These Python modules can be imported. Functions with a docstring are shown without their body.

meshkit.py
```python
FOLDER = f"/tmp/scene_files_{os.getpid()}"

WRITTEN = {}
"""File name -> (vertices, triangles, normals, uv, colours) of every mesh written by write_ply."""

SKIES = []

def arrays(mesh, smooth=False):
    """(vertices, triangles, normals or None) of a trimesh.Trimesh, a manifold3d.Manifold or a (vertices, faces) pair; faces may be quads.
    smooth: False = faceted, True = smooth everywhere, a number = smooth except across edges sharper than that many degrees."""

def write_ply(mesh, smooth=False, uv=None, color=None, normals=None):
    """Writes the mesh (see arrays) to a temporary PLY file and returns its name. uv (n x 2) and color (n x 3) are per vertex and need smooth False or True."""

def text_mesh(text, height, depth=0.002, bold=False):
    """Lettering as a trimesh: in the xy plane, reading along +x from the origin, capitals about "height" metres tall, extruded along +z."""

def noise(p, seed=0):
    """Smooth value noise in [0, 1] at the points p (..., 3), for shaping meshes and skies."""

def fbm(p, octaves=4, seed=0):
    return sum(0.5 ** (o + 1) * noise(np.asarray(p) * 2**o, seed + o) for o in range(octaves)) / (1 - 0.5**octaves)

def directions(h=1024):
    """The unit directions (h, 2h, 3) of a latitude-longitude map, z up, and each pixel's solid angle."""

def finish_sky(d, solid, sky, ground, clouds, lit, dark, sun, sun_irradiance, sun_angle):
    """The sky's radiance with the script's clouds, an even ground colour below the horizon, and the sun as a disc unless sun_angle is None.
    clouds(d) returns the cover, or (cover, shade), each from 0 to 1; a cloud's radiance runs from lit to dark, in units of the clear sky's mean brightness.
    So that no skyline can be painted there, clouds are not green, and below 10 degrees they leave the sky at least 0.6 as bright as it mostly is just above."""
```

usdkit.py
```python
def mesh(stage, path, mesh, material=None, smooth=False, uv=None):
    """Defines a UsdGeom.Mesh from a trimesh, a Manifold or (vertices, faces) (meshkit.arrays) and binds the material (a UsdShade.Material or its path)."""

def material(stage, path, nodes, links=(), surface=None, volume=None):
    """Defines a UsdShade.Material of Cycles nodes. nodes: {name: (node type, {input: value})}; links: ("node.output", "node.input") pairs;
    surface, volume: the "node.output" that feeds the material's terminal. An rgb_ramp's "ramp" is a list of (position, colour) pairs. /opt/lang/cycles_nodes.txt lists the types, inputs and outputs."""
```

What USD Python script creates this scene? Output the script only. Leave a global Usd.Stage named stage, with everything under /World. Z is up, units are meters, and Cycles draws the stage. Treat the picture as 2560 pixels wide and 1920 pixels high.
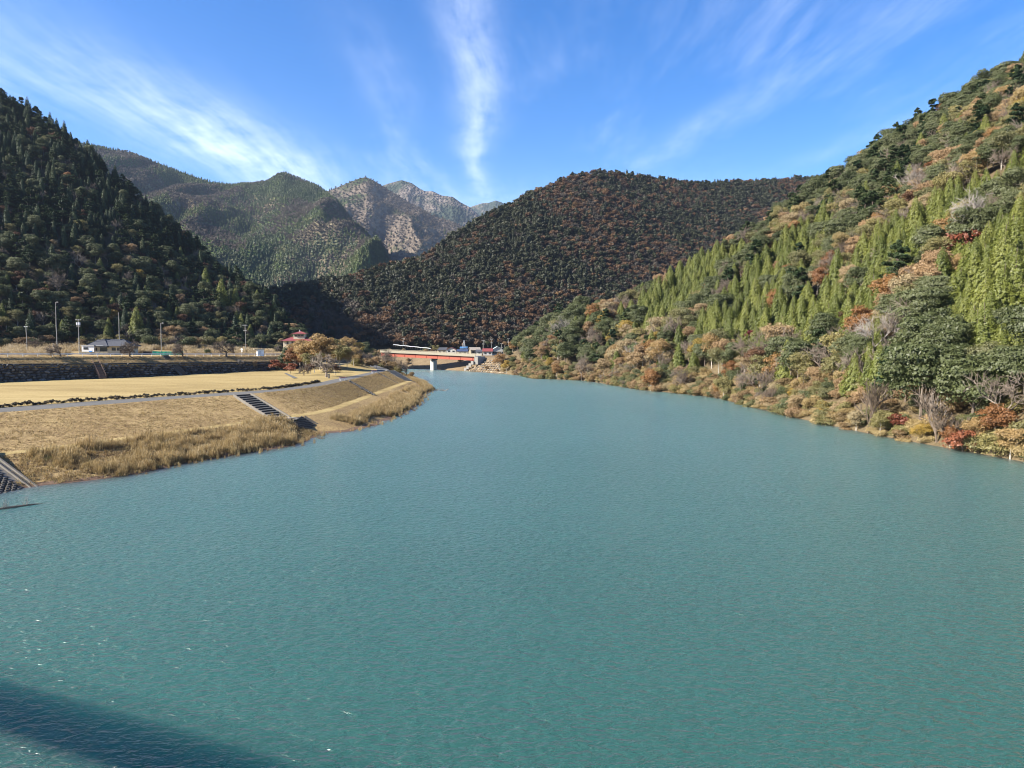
import math, random
import numpy as np
import trimesh
import usdkit, meshkit
from scipy.spatial import cKDTree
from pxr import Usd, UsdGeom, UsdLux, UsdShade, Gf, Sdf, Vt

stage = Usd.Stage.CreateInMemory()
UsdGeom.SetStageUpAxis(stage, 'Z'); UsdGeom.SetStageMetersPerUnit(stage, 1.0)
UsdGeom.Xform.Define(stage, '/World'); UsdGeom.Scope.Define(stage, '/World/Looks')
PI = math.pi

# ------------------------------------------------------------------ camera
CAM_Z, FPX, PITCH = 15.0, 1775.0, math.atan(100 / 1775)          # photographed from a footbridge 15 m above the lake
cam = UsdGeom.Camera.Define(stage, '/World/camera')
cam.CreateHorizontalApertureAttr(36.0); cam.CreateVerticalApertureAttr(27.0)
cam.CreateFocalLengthAttr(36.0 * FPX / 2560)
cam.CreateClippingRangeAttr((0.1, 30000))
cam.AddTranslateOp().Set((0, 0, CAM_Z)); cam.AddRotateXOp().Set(90 - math.degrees(PITCH))
cam.CreateExposureAttr(1.75)

# ------------------------------------------------------------------ sun and sky
SUN_EL = math.radians(33)
SH = np.array([-0.94, -0.34]); SH /= np.linalg.norm(SH)           # horizontal direction towards the sun (left, slightly behind)
SUN = np.array([SH[0] * math.cos(SUN_EL), SH[1] * math.cos(SUN_EL), math.sin(SUN_EL)])
sun = UsdLux.DistantLight.Define(stage, '/World/sun')
sun.CreateIntensityAttr(1.25); sun.CreateAngleAttr(0.53); sun.CreateColorAttr((1.0, 0.93, 0.82))
sun.GetPrim().CreateAttribute('inputs:normalize', Sdf.ValueTypeNames.Bool).Set(True)
_z = Gf.Vec3d(*map(float, SUN)); _x = Gf.Cross(Gf.Vec3d(0, 0, 1), _z).GetNormalized(); _y = Gf.Cross(_z, _x)
sun.AddTransformOp().Set(Gf.Matrix4d(*_x, 0, *_y, 0, *_z, 0, 0, 0, 0, 1))

def sky_material():
    nodes, links = {}, []
    def nd(name, kind, **inp):
        nodes[name] = (kind, inp); return name
    def ln(a, b): links.append((a, b))
    def m(name, op, a, b=None, c=None, clamp=False):
        d = dict(math_type=op, use_clamp=clamp); k = 1
        for v in (a, b, c):
            if v is not None:
                if isinstance(v, str): ln(v, f'{name}.value{k}')
                else: d[f'value{k}'] = float(v)
            k += 1
        nd(name, 'math', **d); return name + '.value'
    nd('sky', 'sky_texture', sky_type='single_scattering', sun_disc=False, sun_elevation=SUN_EL,
       sun_rotation=math.atan2(SUN[0], SUN[1]), altitude=300.0, air_density=1.0, aerosol_density=0.35, ozone_density=2.2)
    nd('tc', 'texture_coordinate'); nd('sep', 'separate_xyz'); ln('tc.generated', 'sep.vector')
    # the sky direction is laid on a flat layer of cirrus high above: parallel streaks run towards the horizon
    z = m('zc', 'maximum', 'sep.z', 0.03); zz = m('zo', 'add', z, 0.03)
    X = m('X', 'divide', 'sep.x', zz); Y = m('Y', 'divide', 'sep.y', zz)
    nd('pl', 'combine_xyz'); ln(X, 'pl.x'); ln(Y, 'pl.y')
    nd('mpw', 'mapping', scale=(0.8, 0.5, 1), location=(2.3, 1.1, 0)); ln('pl.vector', 'mpw.vector')
    nd('warp', 'noise_texture', scale=1.0, detail=3.0); ln('mpw.vector', 'warp.vector')
    nd('wsep', 'separate_color', color_type='rgb'); ln('warp.color', 'wsep.color')
    wx = m('wx', 'multiply_add', 'wsep.r', 0.34, -0.17); wy = m('wy', 'multiply_add', 'wsep.g', 0.5, -0.25)
    Xw = m('Xw', 'add', X, wx); Yw = m('Yw', 'add', Y, wy)
    nd('plw', 'combine_xyz'); ln(Xw, 'plw.x'); ln(Yw, 'plw.y')
    # fine fibres, broad veils
    nd('mp1', 'mapping', scale=(5.2, 0.8, 1), location=(0.7, 3.1, 0), rotation=(0, 0, 0.16)); ln('plw.vector', 'mp1.vector')
    nd('n1', 'noise_texture', scale=2.2, detail=7.0, roughness=0.62); ln('mp1.vector', 'n1.vector')
    nd('mp2', 'mapping', scale=(0.9, 0.32, 1), location=(5.2, 0.4, 0)); ln('plw.vector', 'mp2.vector')
    nd('n2', 'noise_texture', scale=1.5, detail=5.0, roughness=0.6); ln('mp2.vector', 'n2.vector')
    nd('mp3', 'mapping', scale=(2.0, 1.4, 1)); ln('plw.vector', 'mp3.vector')
    nd('n3', 'noise_texture', scale=2.6, detail=6.0, roughness=0.65); ln('mp3.vector', 'n3.vector')
    def bump1(name, v, c, w):
        d = m(name + 'a', 'subtract', v, c); e = m(name + 'b', 'divide', d, w); q = m(name + 'c', 'multiply', e, e)
        g = m(name + 'd', 'multiply', q, -1.0); return m(name + 'e', 'exponent', g)
    tot = None
    # (lane across, width, from Y, to Y, strength): the bands of cirrus one sees
    for i, (c0, slope, w, y0, wy_, s) in enumerate(((-1.62, 0.10, 0.26, 3.0, 0.7, 0.62), (-1.36, 0.05, 0.26, 3.75, 0.8, 0.68), (-0.06, -0.035, 0.085, 2.4, 0.9, 0.60), (-0.05, -0.04, 0.045, 3.5, 0.9, 0.5), (-0.42, -0.02, 0.10, 2.6, 0.5, 0.2),
                                           (1.62, -0.27, 0.10, 2.9, 0.9, 0.28), (2.3, -0.25, 0.09, 2.6, 1.0, 0.22), (-0.45, 0.0, 0.8, 5.0, 0.8, 0.62), (0.45, 0.12, 0.55, 5.2, 1.0, 0.5), (-1.75, -0.02, 0.35, 2.2, 0.5, 0.3))):
        t = m(f's{i}', 'multiply_add', Y, -slope, Xw); b = bump1(f'k{i}', t, c0, w)
        by = bump1(f'y{i}', Yw, y0, wy_); p = m(f'p{i}', 'multiply', b, by); p = m(f'q{i}', 'multiply', p, s)
        tot = p if tot is None else m(f't{i}', 'add', tot, p)
    f1 = nd('r1', 'map_range', from_min=0.33, from_max=0.72, to_min=0, to_max=1, clamp=True); ln('n1.fac', 'r1.value')
    f3 = nd('r3', 'map_range', from_min=0.28, from_max=0.72, to_min=0, to_max=1, clamp=True); ln('n3.fac', 'r3.value')
    f2 = nd('r2', 'map_range', from_min=0.53, from_max=0.85, to_min=0, to_max=0.5, clamp=True); ln('n2.fac', 'r2.value')
    fib = m('fib', 'multiply_add', 'r1.result', 0.62, 0.06); fib = m('fib2', 'multiply_add', 'r3.result', 0.5, fib)
    a = m('ca', 'multiply', tot, fib); bq = m('cb', 'multiply', 'r2.result', 'r1.result')
    cov = m('cov', 'add', a, bq, clamp=True)
    fade = nd('fd', 'map_range', from_min=0.0, from_max=0.12, to_min=0.3, to_max=1, clamp=True); ln('sep.z', 'fd.value')
    cov = m('cov2', 'multiply', cov, 'fd.result', clamp=True); cov = m('cov3', 'multiply', cov, 0.52)
    nd('sat', 'hsv', hue=0.512, saturation=SKY_SAT, value=SKY_VAL); ln('sky.color', 'sat.color')
    nd('mix', 'mix', mix_type='mix', color2=CLOUD_COL); ln('sat.color', 'mix.color1'); ln(cov, 'mix.fac')
    nd('bg', 'background_shader', strength=0.085); ln('mix.color', 'bg.color')
    return usdkit.material(stage, '/World/Looks/sky', nodes, links, surface='bg.background')
HAZE = 0.00003
SKY_SAT, SKY_VAL, CLOUD_COL = 1.42, 0.80, (6.6, 7.0, 7.6)
dome = UsdLux.DomeLight.Define(stage, '/World/sky'); dome.CreateIntensityAttr(1.0)
UsdShade.MaterialBindingAPI.Apply(dome.GetPrim()).Bind(sky_material())
dome.GetPrim().SetCustomDataByKey('kind', 'structure')

# ------------------------------------------------------------------ helpers
def ray(px, py):
    """direction through a pixel of the 2560 x 1920 photograph (used once, to survey where things stand)"""
    u, v = (px - 1280) / FPX, (960 - py) / FPX
    c, s = math.cos(PITCH), math.sin(PITCH)
    return np.array([u, c + v * s, -s + v * c])
def at(px, py, z):
    d = ray(px, py); t = (z - CAM_Z) / d[2]; return np.array([0, 0, CAM_Z]) + t * d
def atD(px, py, D):
    d = ray(px, py); return np.array([0, 0, CAM_Z]) + d * (D / d[1])
def proj(P):
    P = np.atleast_2d(P); c, s = math.cos(PITCH), math.sin(PITCH)
    q = P - [0, 0, CAM_Z]; depth = q[:, 1] * c - q[:, 2] * s
    depth = np.where(depth > 0.5, depth, 1e-3)
    return np.stack([1280 + FPX * q[:, 0] / depth, 960 - FPX * (q[:, 1] * s + q[:, 2] * c) / depth, depth], 1)

_used = {}
def numbered(name):
    n = _used.get(name, 0); _used[name] = n + 1
    return name if n == 0 else f'{name}_{n:03d}'
def under(parent, name):
    if parent is None: return '/World/' + numbered(name)
    base = str(parent.GetPath()); k = (base, name); n = _used.get(k, 0); _used[k] = n + 1
    return f'{base}/{name}' if n == 0 else f'{base}/{name}_{n:03d}'
def tag(p, label=None, cat=None, group=None, kind=None):
    p = p.GetPrim() if hasattr(p, 'GetPrim') else p
    for k, v in (('label', label), ('category', cat), ('group', group), ('kind', kind)):
        if v: p.SetCustomDataByKey(k, v)
    return p
def thing(name, label, cat, loc=(0, 0, 0), rz=0, group=None, scale=None):
    x = UsdGeom.Xform.Define(stage, under(None, name)); x.AddTranslateOp().Set(tuple(map(float, loc)))
    if rz: x.AddRotateZOp().Set(math.degrees(rz))
    if scale is not None: x.AddScaleOp().Set(tuple(np.broadcast_to(np.asarray(scale, float), 3).tolist()))
    return tag(x, label, cat, group)
def obj(name, mesh, material, parent=None, smooth=False):
    return usdkit.mesh(stage, under(parent, name), mesh, LOOK[material] if isinstance(material, str) else material, smooth=smooth).GetPrim()
def struct(name, mesh, material, label=None, smooth=True, kind='structure'):
    return tag(obj(name, mesh, material, None, smooth), label, None, None, kind)
class MB:
    """collects simple shapes into one mesh"""
    def __init__(s): s.v, s.f, s.n = [], [], 0
    def add(s, v, f):
        v, f = np.asarray(v, float), np.asarray(f, int)
        if f.shape[1] == 4: f = np.vstack([f[:, [0, 1, 2]], f[:, [0, 2, 3]]])
        s.v.append(v); s.f.append(f + s.n); s.n += len(v); return s
    def tm(s, m): return s.add(m.vertices, m.faces)
    def box(s, c, size, rz=0, bev=0.0):
        c, h = np.asarray(c, float), np.asarray(size, float) / 2
        if bev: v, f = bevel_box(h, bev)
        else:
            v = np.array([[x, y, z] for x in (-1, 1) for y in (-1, 1) for z in (-1, 1)]) * h
            f = np.array([[0, 1, 3, 2], [4, 6, 7, 5], [0, 4, 5, 1], [2, 3, 7, 6], [0, 2, 6, 4], [1, 5, 7, 3]])
        if rz: a, b = math.cos(rz), math.sin(rz); v = v @ np.array([[a, b, 0], [-b, a, 0], [0, 0, 1]])
        return s.add(v + c, f)
    def tube(s, pts, r, n=6, cap=True):
        p = np.asarray(pts, float); r = np.broadcast_to(np.asarray(r, float), (len(p),))
        t = np.gradient(p, axis=0); t /= np.linalg.norm(t, axis=1, keepdims=True) + 1e-9
        a = np.cross(t, np.where(np.abs(t[:, 2:]) < .9, [[0, 0, 1.]], [[1., 0, 0]])); a /= np.linalg.norm(a, axis=1, keepdims=True)
        b = np.cross(t, a); w = np.arange(n) * 2 * PI / n
        v = p[:, None] + r[:, None, None] * (np.cos(w)[None, :, None] * a[:, None] + np.sin(w)[None, :, None] * b[:, None])
        i, j = np.meshgrid(np.arange(len(p) - 1), np.arange(n), indexing='ij')
        f = np.stack([i * n + j, i * n + (j + 1) % n, (i + 1) * n + (j + 1) % n, (i + 1) * n + j], -1).reshape(-1, 4)
        s.add(v.reshape(-1, 3), f)
        if cap:
            for e, o in ((0, 1), (len(p) - 1, -1)):
                s.add(v[e], [[0, k, k + 1][::-o] for k in range(1, n - 1)])
        return s
    def prism(s, poly, axis_from, axis_to):
        """polygon (k,3 points at axis_from) swept by a vector"""
        p = np.asarray(poly, float) + axis_from; q = p + np.asarray(axis_to, float); k = len(p)
        f = [[i, (i + 1) % k, k + (i + 1) % k, k + i] for i in range(k)]
        s.add(np.vstack([p, q]), f)
        s.add(p, [[0, i + 1, i] for i in range(1, k - 1)]); s.add(q, [[0, i, i + 1] for i in range(1, k - 1)]); return s
    def mesh(s): return np.vstack(s.v), np.vstack(s.f)
    def build(s, name, material, parent=None, smooth=False): return obj(name, s.mesh(), material, parent, smooth)
def bevel_box(h, b):
    b = min(b, *(h * .45)); pts = []
    for x in (-1, 1):
        for y in (-1, 1):
            for z in (-1, 1):
                s = np.array([x, y, z]); pts += [s * (h - [0, b, b]), s * (h - [b, 0, b]), s * (h - [b, b, 0])]
    m = trimesh.convex.convex_hull(np.array(pts)); return np.array(m.vertices), np.array(m.faces)
def interp(y, pts):
    p = np.array(sorted(pts, key=lambda q: q[0]), float); y = np.asarray(y, float)
    out = np.interp(y, p[:, 0], p[:, 1])
    s0 = (p[1, 1] - p[0, 1]) / (p[1, 0] - p[0, 0]); s1 = (p[-1, 1] - p[-2, 1]) / (p[-1, 0] - p[-2, 0])
    out = np.where(y < p[0, 0], p[0, 1] + s0 * (y - p[0, 0]), out)
    return np.where(y > p[-1, 0], p[-1, 1] + s1 * (y - p[-1, 0]), out)
def smoothy(f, y, w=3.0):
    return sum(f(y + d) for d in (-w, -w / 2, 0, w / 2, w)) / 5
def grid_faces(nu, nv, flip=False):
    i, j = np.meshgrid(np.arange(nu - 1), np.arange(nv - 1), indexing='ij')
    f = np.stack([i * nv + j, i * nv + j + 1, (i + 1) * nv + j + 1, (i + 1) * nv + j], -1).reshape(-1, 4)
    return f[:, ::-1] if flip else f
def fbm(p, o=4, seed=0): return meshkit.fbm(p, o, seed)

# ------------------------------------------------------------------ materials
LOOK = {}
def mat(name, nodes, links=(), surface='p.BSDF', volume=None):
    LOOK[name] = usdkit.material(stage, '/World/Looks/' + name, nodes, links, surface=surface, volume=volume); return LOOK[name]
def plain(name, col, rough=0.6, var=0.12, scale=3.0, metallic=0.0, bump=0.0, spec=0.4):
    c = np.array(col)
    nodes = {'g': ('geometry', {}), 'n': ('noise_texture', {'scale': scale, 'detail': 5.0, 'roughness': 0.6}),
             'r': ('rgb_ramp', {'ramp': [(0.25, c * (1 - var)), (0.5, c), (0.75, np.minimum(c * (1 + var), 0.95))]}),
             'p': ('principled_bsdf', {'roughness': rough, 'metallic': metallic, 'specular_ior_level': spec})}
    links = [('g.position', 'n.vector'), ('n.fac', 'r.fac'), ('r.color', 'p.base_color')]
    if bump:
        nodes['b'] = ('bump', {'strength': 1.0, 'distance': bump}); links += [('n.fac', 'b.height'), ('b.normal', 'p.normal')]
    return mat(name, nodes, links)
def leafy(name, cols, trans=0.3, var=0.35, rough=0.55):
    """foliage: tone per tree (random), per leaf clump (island) and by place"""
    ramp = [(i / (len(cols) - 1) if len(cols) > 1 else 0, c) for i, c in enumerate(cols)]
    nodes = {'o': ('object_info', {}), 'g': ('geometry', {}), 'r': ('rgb_ramp', {'ramp': ramp}),
             'n': ('noise_texture', {'scale': 0.02, 'detail': 2.0}),
             's': ('math', {'math_type': 'multiply_add', 'value2': 0.7, 'value3': -0.35}),
             'a': ('math', {'math_type': 'add', 'use_clamp': True}),
             'k': ('map_range', {'from_min': 0.0, 'from_max': 1.0, 'to_min': 1 - var, 'to_max': 1 + var}),
             'v': ('hsv', {'hue': 0.5, 'saturation': 1.0, 'value': 1.0, 'fac': 1.0}),
             'd': ('diffuse_bsdf', {'roughness': 0.3}), 't': ('translucent_bsdf', {}), 'm': ('mix_closure', {'fac': trans}),
             'gl': ('glossy_bsdf', {'roughness': rough, 'color': (1, 1, 1)}), 'm2': ('mix_closure', {'fac': 0.03})}
    links = [('g.position', 'n.vector'), ('n.fac', 's.value1'), ('o.random', 'a.value1'), ('s.value', 'a.value2'), ('a.value', 'r.fac'),
             ('g.random_per_island', 'k.value'), ('k.result', 'v.value'), ('r.color', 'v.color'), ('v.color', 'd.color'), ('v.color', 't.color'),
             ('d.BSDF', 'm.closure1'), ('t.BSDF', 'm.closure2'), ('m.closure', 'm2.closure1'), ('gl.BSDF', 'm2.closure2')]
    return mat(name, nodes, links, surface='m2.closure')
def ground(name, stops, scale=0.5, fine=9.0, bump=0.05, big=0.03, fmix=0.5, stretch=(1, 1, 1), rough=0.9):
    """dry grass, soil: broad patches and fine tufts"""
    nodes = {'g': ('geometry', {}), 'mp': ('mapping', {'scale': stretch}),
             'n1': ('noise_texture', {'scale': big, 'detail': 5.0, 'roughness': 0.6}), 'n2': ('noise_texture', {'scale': scale, 'detail': 6.0, 'roughness': 0.65}),
             'n3': ('noise_texture', {'scale': fine, 'detail': 4.0, 'roughness': 0.7}),
             'a': ('mix_float', {'fac': 0.5, 'use_clamp': True}), 'b': ('mix_float', {'fac': fmix, 'use_clamp': True}),
             'c': ('map_range', {'from_min': 0.34, 'from_max': 0.66, 'to_min': 0, 'to_max': 1, 'clamp': True}),
             'r': ('rgb_ramp', {'ramp': stops}), 'bp': ('bump', {'strength': 1.0, 'distance': bump}),
             'p': ('principled_bsdf', {'roughness': rough, 'specular_ior_level': 0.15})}
    links = [('g.position', 'mp.vector'), ('mp.vector', 'n1.vector'), ('mp.vector', 'n2.vector'), ('g.position', 'n3.vector'), ('n1.fac', 'a.a'), ('n2.fac', 'a.b'), ('a.result', 'b.a'), ('n3.fac', 'b.b'),
             ('b.result', 'c.value'), ('c.result', 'r.fac'), ('r.color', 'p.base_color'), ('n3.fac', 'bp.height'), ('bp.normal', 'p.normal')]
    return mat(name, nodes, links)

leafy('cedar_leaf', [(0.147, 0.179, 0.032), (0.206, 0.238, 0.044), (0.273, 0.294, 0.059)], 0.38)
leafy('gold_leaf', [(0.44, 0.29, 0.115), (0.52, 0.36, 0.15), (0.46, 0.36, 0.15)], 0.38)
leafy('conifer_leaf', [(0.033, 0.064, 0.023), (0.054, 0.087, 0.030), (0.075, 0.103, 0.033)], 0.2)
leafy('evergreen_leaf', [(0.088, 0.108, 0.037), (0.123, 0.145, 0.051), (0.165, 0.182, 0.077)], 0.28)
leafy('olive_leaf', [(0.177, 0.177, 0.071), (0.265, 0.239, 0.087), (0.355, 0.302, 0.106)], 0.3)
leafy('tan_leaf', [(0.380, 0.248, 0.125), (0.484, 0.322, 0.162), (0.440, 0.352, 0.190)], 0.3)
leafy('orange_leaf', [(0.286, 0.127, 0.044), (0.385, 0.193, 0.066), (0.418, 0.242, 0.088)], 0.3)
leafy('yellow_leaf', [(0.420, 0.273, 0.053), (0.483, 0.326, 0.063), (0.357, 0.263, 0.053)], 0.3)
leafy('rust_leaf', [(0.108, 0.054, 0.025), (0.151, 0.072, 0.031), (0.180, 0.090, 0.040)], 0.25)
leafy('red_leaf', [(0.28, 0.085, 0.045), (0.36, 0.13, 0.06)], 0.35)
leafy('crimson_leaf', [(0.16, 0.02, 0.03), (0.22, 0.03, 0.035)], 0.3)
leafy('twig', [(0.120, 0.088, 0.062), (0.176, 0.134, 0.100), (0.224, 0.180, 0.140)], 0.0, 0.25)
leafy('pale_twig', [(0.240, 0.208, 0.176), (0.288, 0.256, 0.224)], 0.0, 0.2)
leafy('reed_leaf', [(0.44, 0.31, 0.135), (0.56, 0.41, 0.19), (0.64, 0.50, 0.26)], 0.38, 0.35)
leafy('straw_leaf', [(0.38, 0.265, 0.105), (0.49, 0.36, 0.15), (0.56, 0.43, 0.20)], 0.32, 0.4)
leafy('brown_weed', [(0.24, 0.155, 0.075), (0.33, 0.22, 0.10), (0.28, 0.20, 0.09)], 0.28, 0.35)
leafy('mountain_conifer', [(0.074, 0.108, 0.040), (0.113, 0.146, 0.052)], 0.15)
leafy('mountain_twig', [(0.153, 0.121, 0.090), (0.215, 0.175, 0.134)], 0.15)
plain('bark', (0.11, 0.085, 0.065), 0.9, 0.3, 4.0)
plain('pale_bark', (0.30, 0.27, 0.23), 0.9, 0.25, 4.0)
ground('lawn', [(0.0, (0.135, 0.095, 0.040)), (0.35, (0.205, 0.150, 0.061)), (0.6, (0.285, 0.218, 0.095)), (1.0, (0.35, 0.275, 0.132))], 0.35, 3.0, 0.05, 0.06, 0.4, (0.3, 1.7, 1))
ground('bank_grass', [(0.0, (0.095, 0.060, 0.034)), (0.35, (0.204, 0.139, 0.065)), (0.65, (0.292, 0.212, 0.098)), (1.0, (0.367, 0.279, 0.137))], 0.35, 2.6, 0.16, 0.05, 0.55)
ground('field_grass', [(0.0, (0.204, 0.131, 0.058)), (0.5, (0.305, 0.218, 0.101)), (1.0, (0.399, 0.305, 0.160))], 0.4, 4.0, 0.08, 0.05, 0.4)
ground('shore_mud', [(0.0, (0.070, 0.049, 0.035)), (0.6, (0.140, 0.091, 0.063)), (1.0, (0.196, 0.140, 0.098))], 0.6, 6.0, 0.05)
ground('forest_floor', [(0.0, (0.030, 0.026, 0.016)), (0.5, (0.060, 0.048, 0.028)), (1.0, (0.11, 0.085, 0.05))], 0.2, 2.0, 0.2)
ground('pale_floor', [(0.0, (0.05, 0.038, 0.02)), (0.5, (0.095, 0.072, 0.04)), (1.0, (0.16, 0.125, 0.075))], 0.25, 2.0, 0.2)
ground('asphalt', [(0.0, (0.082, 0.079, 0.077)), (0.5, (0.102, 0.100, 0.094)), (1.0, (0.128, 0.123, 0.115))], 0.3, 8.0, 0.01)
plain('concrete', (0.189, 0.178, 0.158), 0.85, 0.18, 1.2, bump=0.01)
plain('old_concrete', (0.117, 0.106, 0.090), 0.9, 0.25, 1.5, bump=0.015)
plain('white_paint', (0.636, 0.636, 0.620), 0.45, 0.05, 1.0)
plain('cream_paint', (0.214, 0.189, 0.137), 0.6, 0.06, 1.0)
plain('red_roof', (0.173, 0.045, 0.039), 0.5, 0.12, 1.2)
plain('slate_roof', (0.055, 0.058, 0.068), 0.75, 0.2, 2.0, spec=0.2)
plain('dark_wood', (0.06, 0.045, 0.035), 0.8, 0.25, 3.0)
plain('grey_steel', (0.42, 0.43, 0.43), 0.45, 0.08, 2.0)
plain('stone', (0.063, 0.060, 0.057), 0.9, 0.45, 1.3, bump=0.05)
plain('stone_pale', (0.128, 0.120, 0.109), 0.9, 0.4, 1.3, bump=0.05)
plain('bridge_red', (0.248, 0.052, 0.027), 0.5, 0.08, 0.5)
plain('pier_concrete', (0.330, 0.312, 0.276), 0.85, 0.1, 0.3)
plain('window_dark', (0.03, 0.035, 0.04), 0.15, 0.1, 1.0)
plain('step_dark', (0.055, 0.05, 0.045), 0.9, 0.3, 2.0)
plain('stone_dark', (0.045, 0.042, 0.04), 0.95, 0.3, 1.5)
plain('rusty_brown', (0.12, 0.075, 0.055), 0.85, 0.3, 2.0)
plain('concrete_pole', (0.240, 0.228, 0.198), 0.85, 0.1, 1.0)
plain('cream_wall', (0.480, 0.424, 0.304), 0.85, 0.08, 0.8)
plain('sign_blue', (0.06, 0.22, 0.55), 0.5, 0.05, 1.0)
plain('net_green', (0.021, 0.294, 0.189), 0.7, 0.25, 0.8)
plain('barrier_pink', (0.525, 0.196, 0.175), 0.6, 0.05, 1.0)
plain('navy_roof', (0.035, 0.05, 0.10), 0.7, 0.2, 1.0, spec=0.2)
plain('tarp_blue', (0.042, 0.126, 0.260), 0.6, 0.1, 1.0)
plain('old_roof', (0.22, 0.19, 0.16), 0.7, 0.2, 1.0)
plain('pale_roof', (0.45, 0.52, 0.52), 0.5, 0.1, 1.0)
plain('stone_tan', (0.30, 0.24, 0.17), 0.9, 0.3, 0.8)
ground('field_brown', [(0.0, (0.07, 0.05, 0.03)), (0.5, (0.13, 0.095, 0.055)), (1.0, (0.20, 0.15, 0.09))], 0.3, 3.0, 0.1)
leafy('plume_leaf', [(0.432, 0.324, 0.168), (0.540, 0.420, 0.240), (0.600, 0.492, 0.324)], 0.3, 0.3)
leafy('shrub_leaf', [(0.035, 0.034, 0.02), (0.055, 0.045, 0.025), (0.075, 0.055, 0.03)], 0.15)
leafy('mountain_green', [(0.115, 0.155, 0.046), (0.149, 0.178, 0.057)], 0.2)
leafy('dull_rust', [(0.105, 0.058, 0.028), (0.145, 0.075, 0.032), (0.18, 0.098, 0.042)], 0.2, 0.25)
leafy('dull_twig', [(0.075, 0.062, 0.045), (0.11, 0.088, 0.062)], 0.1, 0.25)
leafy('dull_orange', [(0.19, 0.105, 0.04), (0.23, 0.135, 0.05)], 0.2, 0.25)
leafy('dull_green', [(0.034, 0.040, 0.016), (0.046, 0.052, 0.019), (0.060, 0.064, 0.025)], 0.2, 0.25)
plain('village_white', (0.40, 0.39, 0.36), 0.6, 0.06, 0.5)
plain('step_edge', (0.210, 0.200, 0.180), 0.85, 0.1, 2.0)
# ------------------------------------------------------------------ survey lines of the left bank: x as a function of the distance y
def line(pxs, z): 
    return [tuple(at(a, b, z)[[1, 0]]) for a, b in pxs]
Z_LAWN, Z_BENCH = 5.6, 2.4
_shore = line([(-450, 1310), (-200, 1262), (0, 1229), (78, 1215), (208, 1203), (312, 1190), (472, 1156), (619, 1132), (737, 1112), (798, 1084), (865, 1079), (934, 1063), (992, 1040), (1041, 1014), (1058, 985)], 0) \
    + [(235, -25.5), (250, -28.5), (266, -32), (313, -44), (340, -56), (370, -78), (420, -135)]
_bench = line([(0, 1140), (176, 1120), (326, 1098), (456, 1081), (586, 1065), (684, 1049), (789, 1037), (847, 1023), (934, 991), (992, 968)], Z_BENCH) + [(240, -33.5), (266, -39), (313, -50), (340, -64), (370, -88), (420, -145)]
_pout = line([(0, 1031), (163, 1019), (326, 1006), (488, 993), (587, 988), (685, 979), (760, 971), (818, 962), (862, 952), (905, 942), (946, 931)], Z_LAWN) + [(252, -43.2), (275, -49), (313, -60), (340, -75), (370, -100), (420, -160)]
_pin = line([(0, 1020), (163, 1008), (326, 997), (488, 987), (586, 980), (674, 975), (731, 968), (789, 959), (827, 950), (876, 941)], Z_LAWN) + [(252, -47.5), (275, -53), (313, -64), (340, -79), (370, -104), (420, -164)]
_wbase = line([(0, 956), (195, 948), (335, 943), (478, 936), (667, 927)], Z_LAWN) + [(278, -78), (320, -84), (345, -97), (370, -120), (420, -180)]
xs_shore = lambda y: interp(y, _shore)
xs_bench = lambda y: smoothy(lambda q: interp(q, _bench), y, 4)
xs_pout = lambda y: smoothy(lambda q: interp(q, _pout), y, 4)
xs_pin = lambda y: smoothy(lambda q: interp(q, _pin), y, 4)
xs_wbase = lambda y: smoothy(lambda q: interp(q, _wbase), y, 4)
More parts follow.
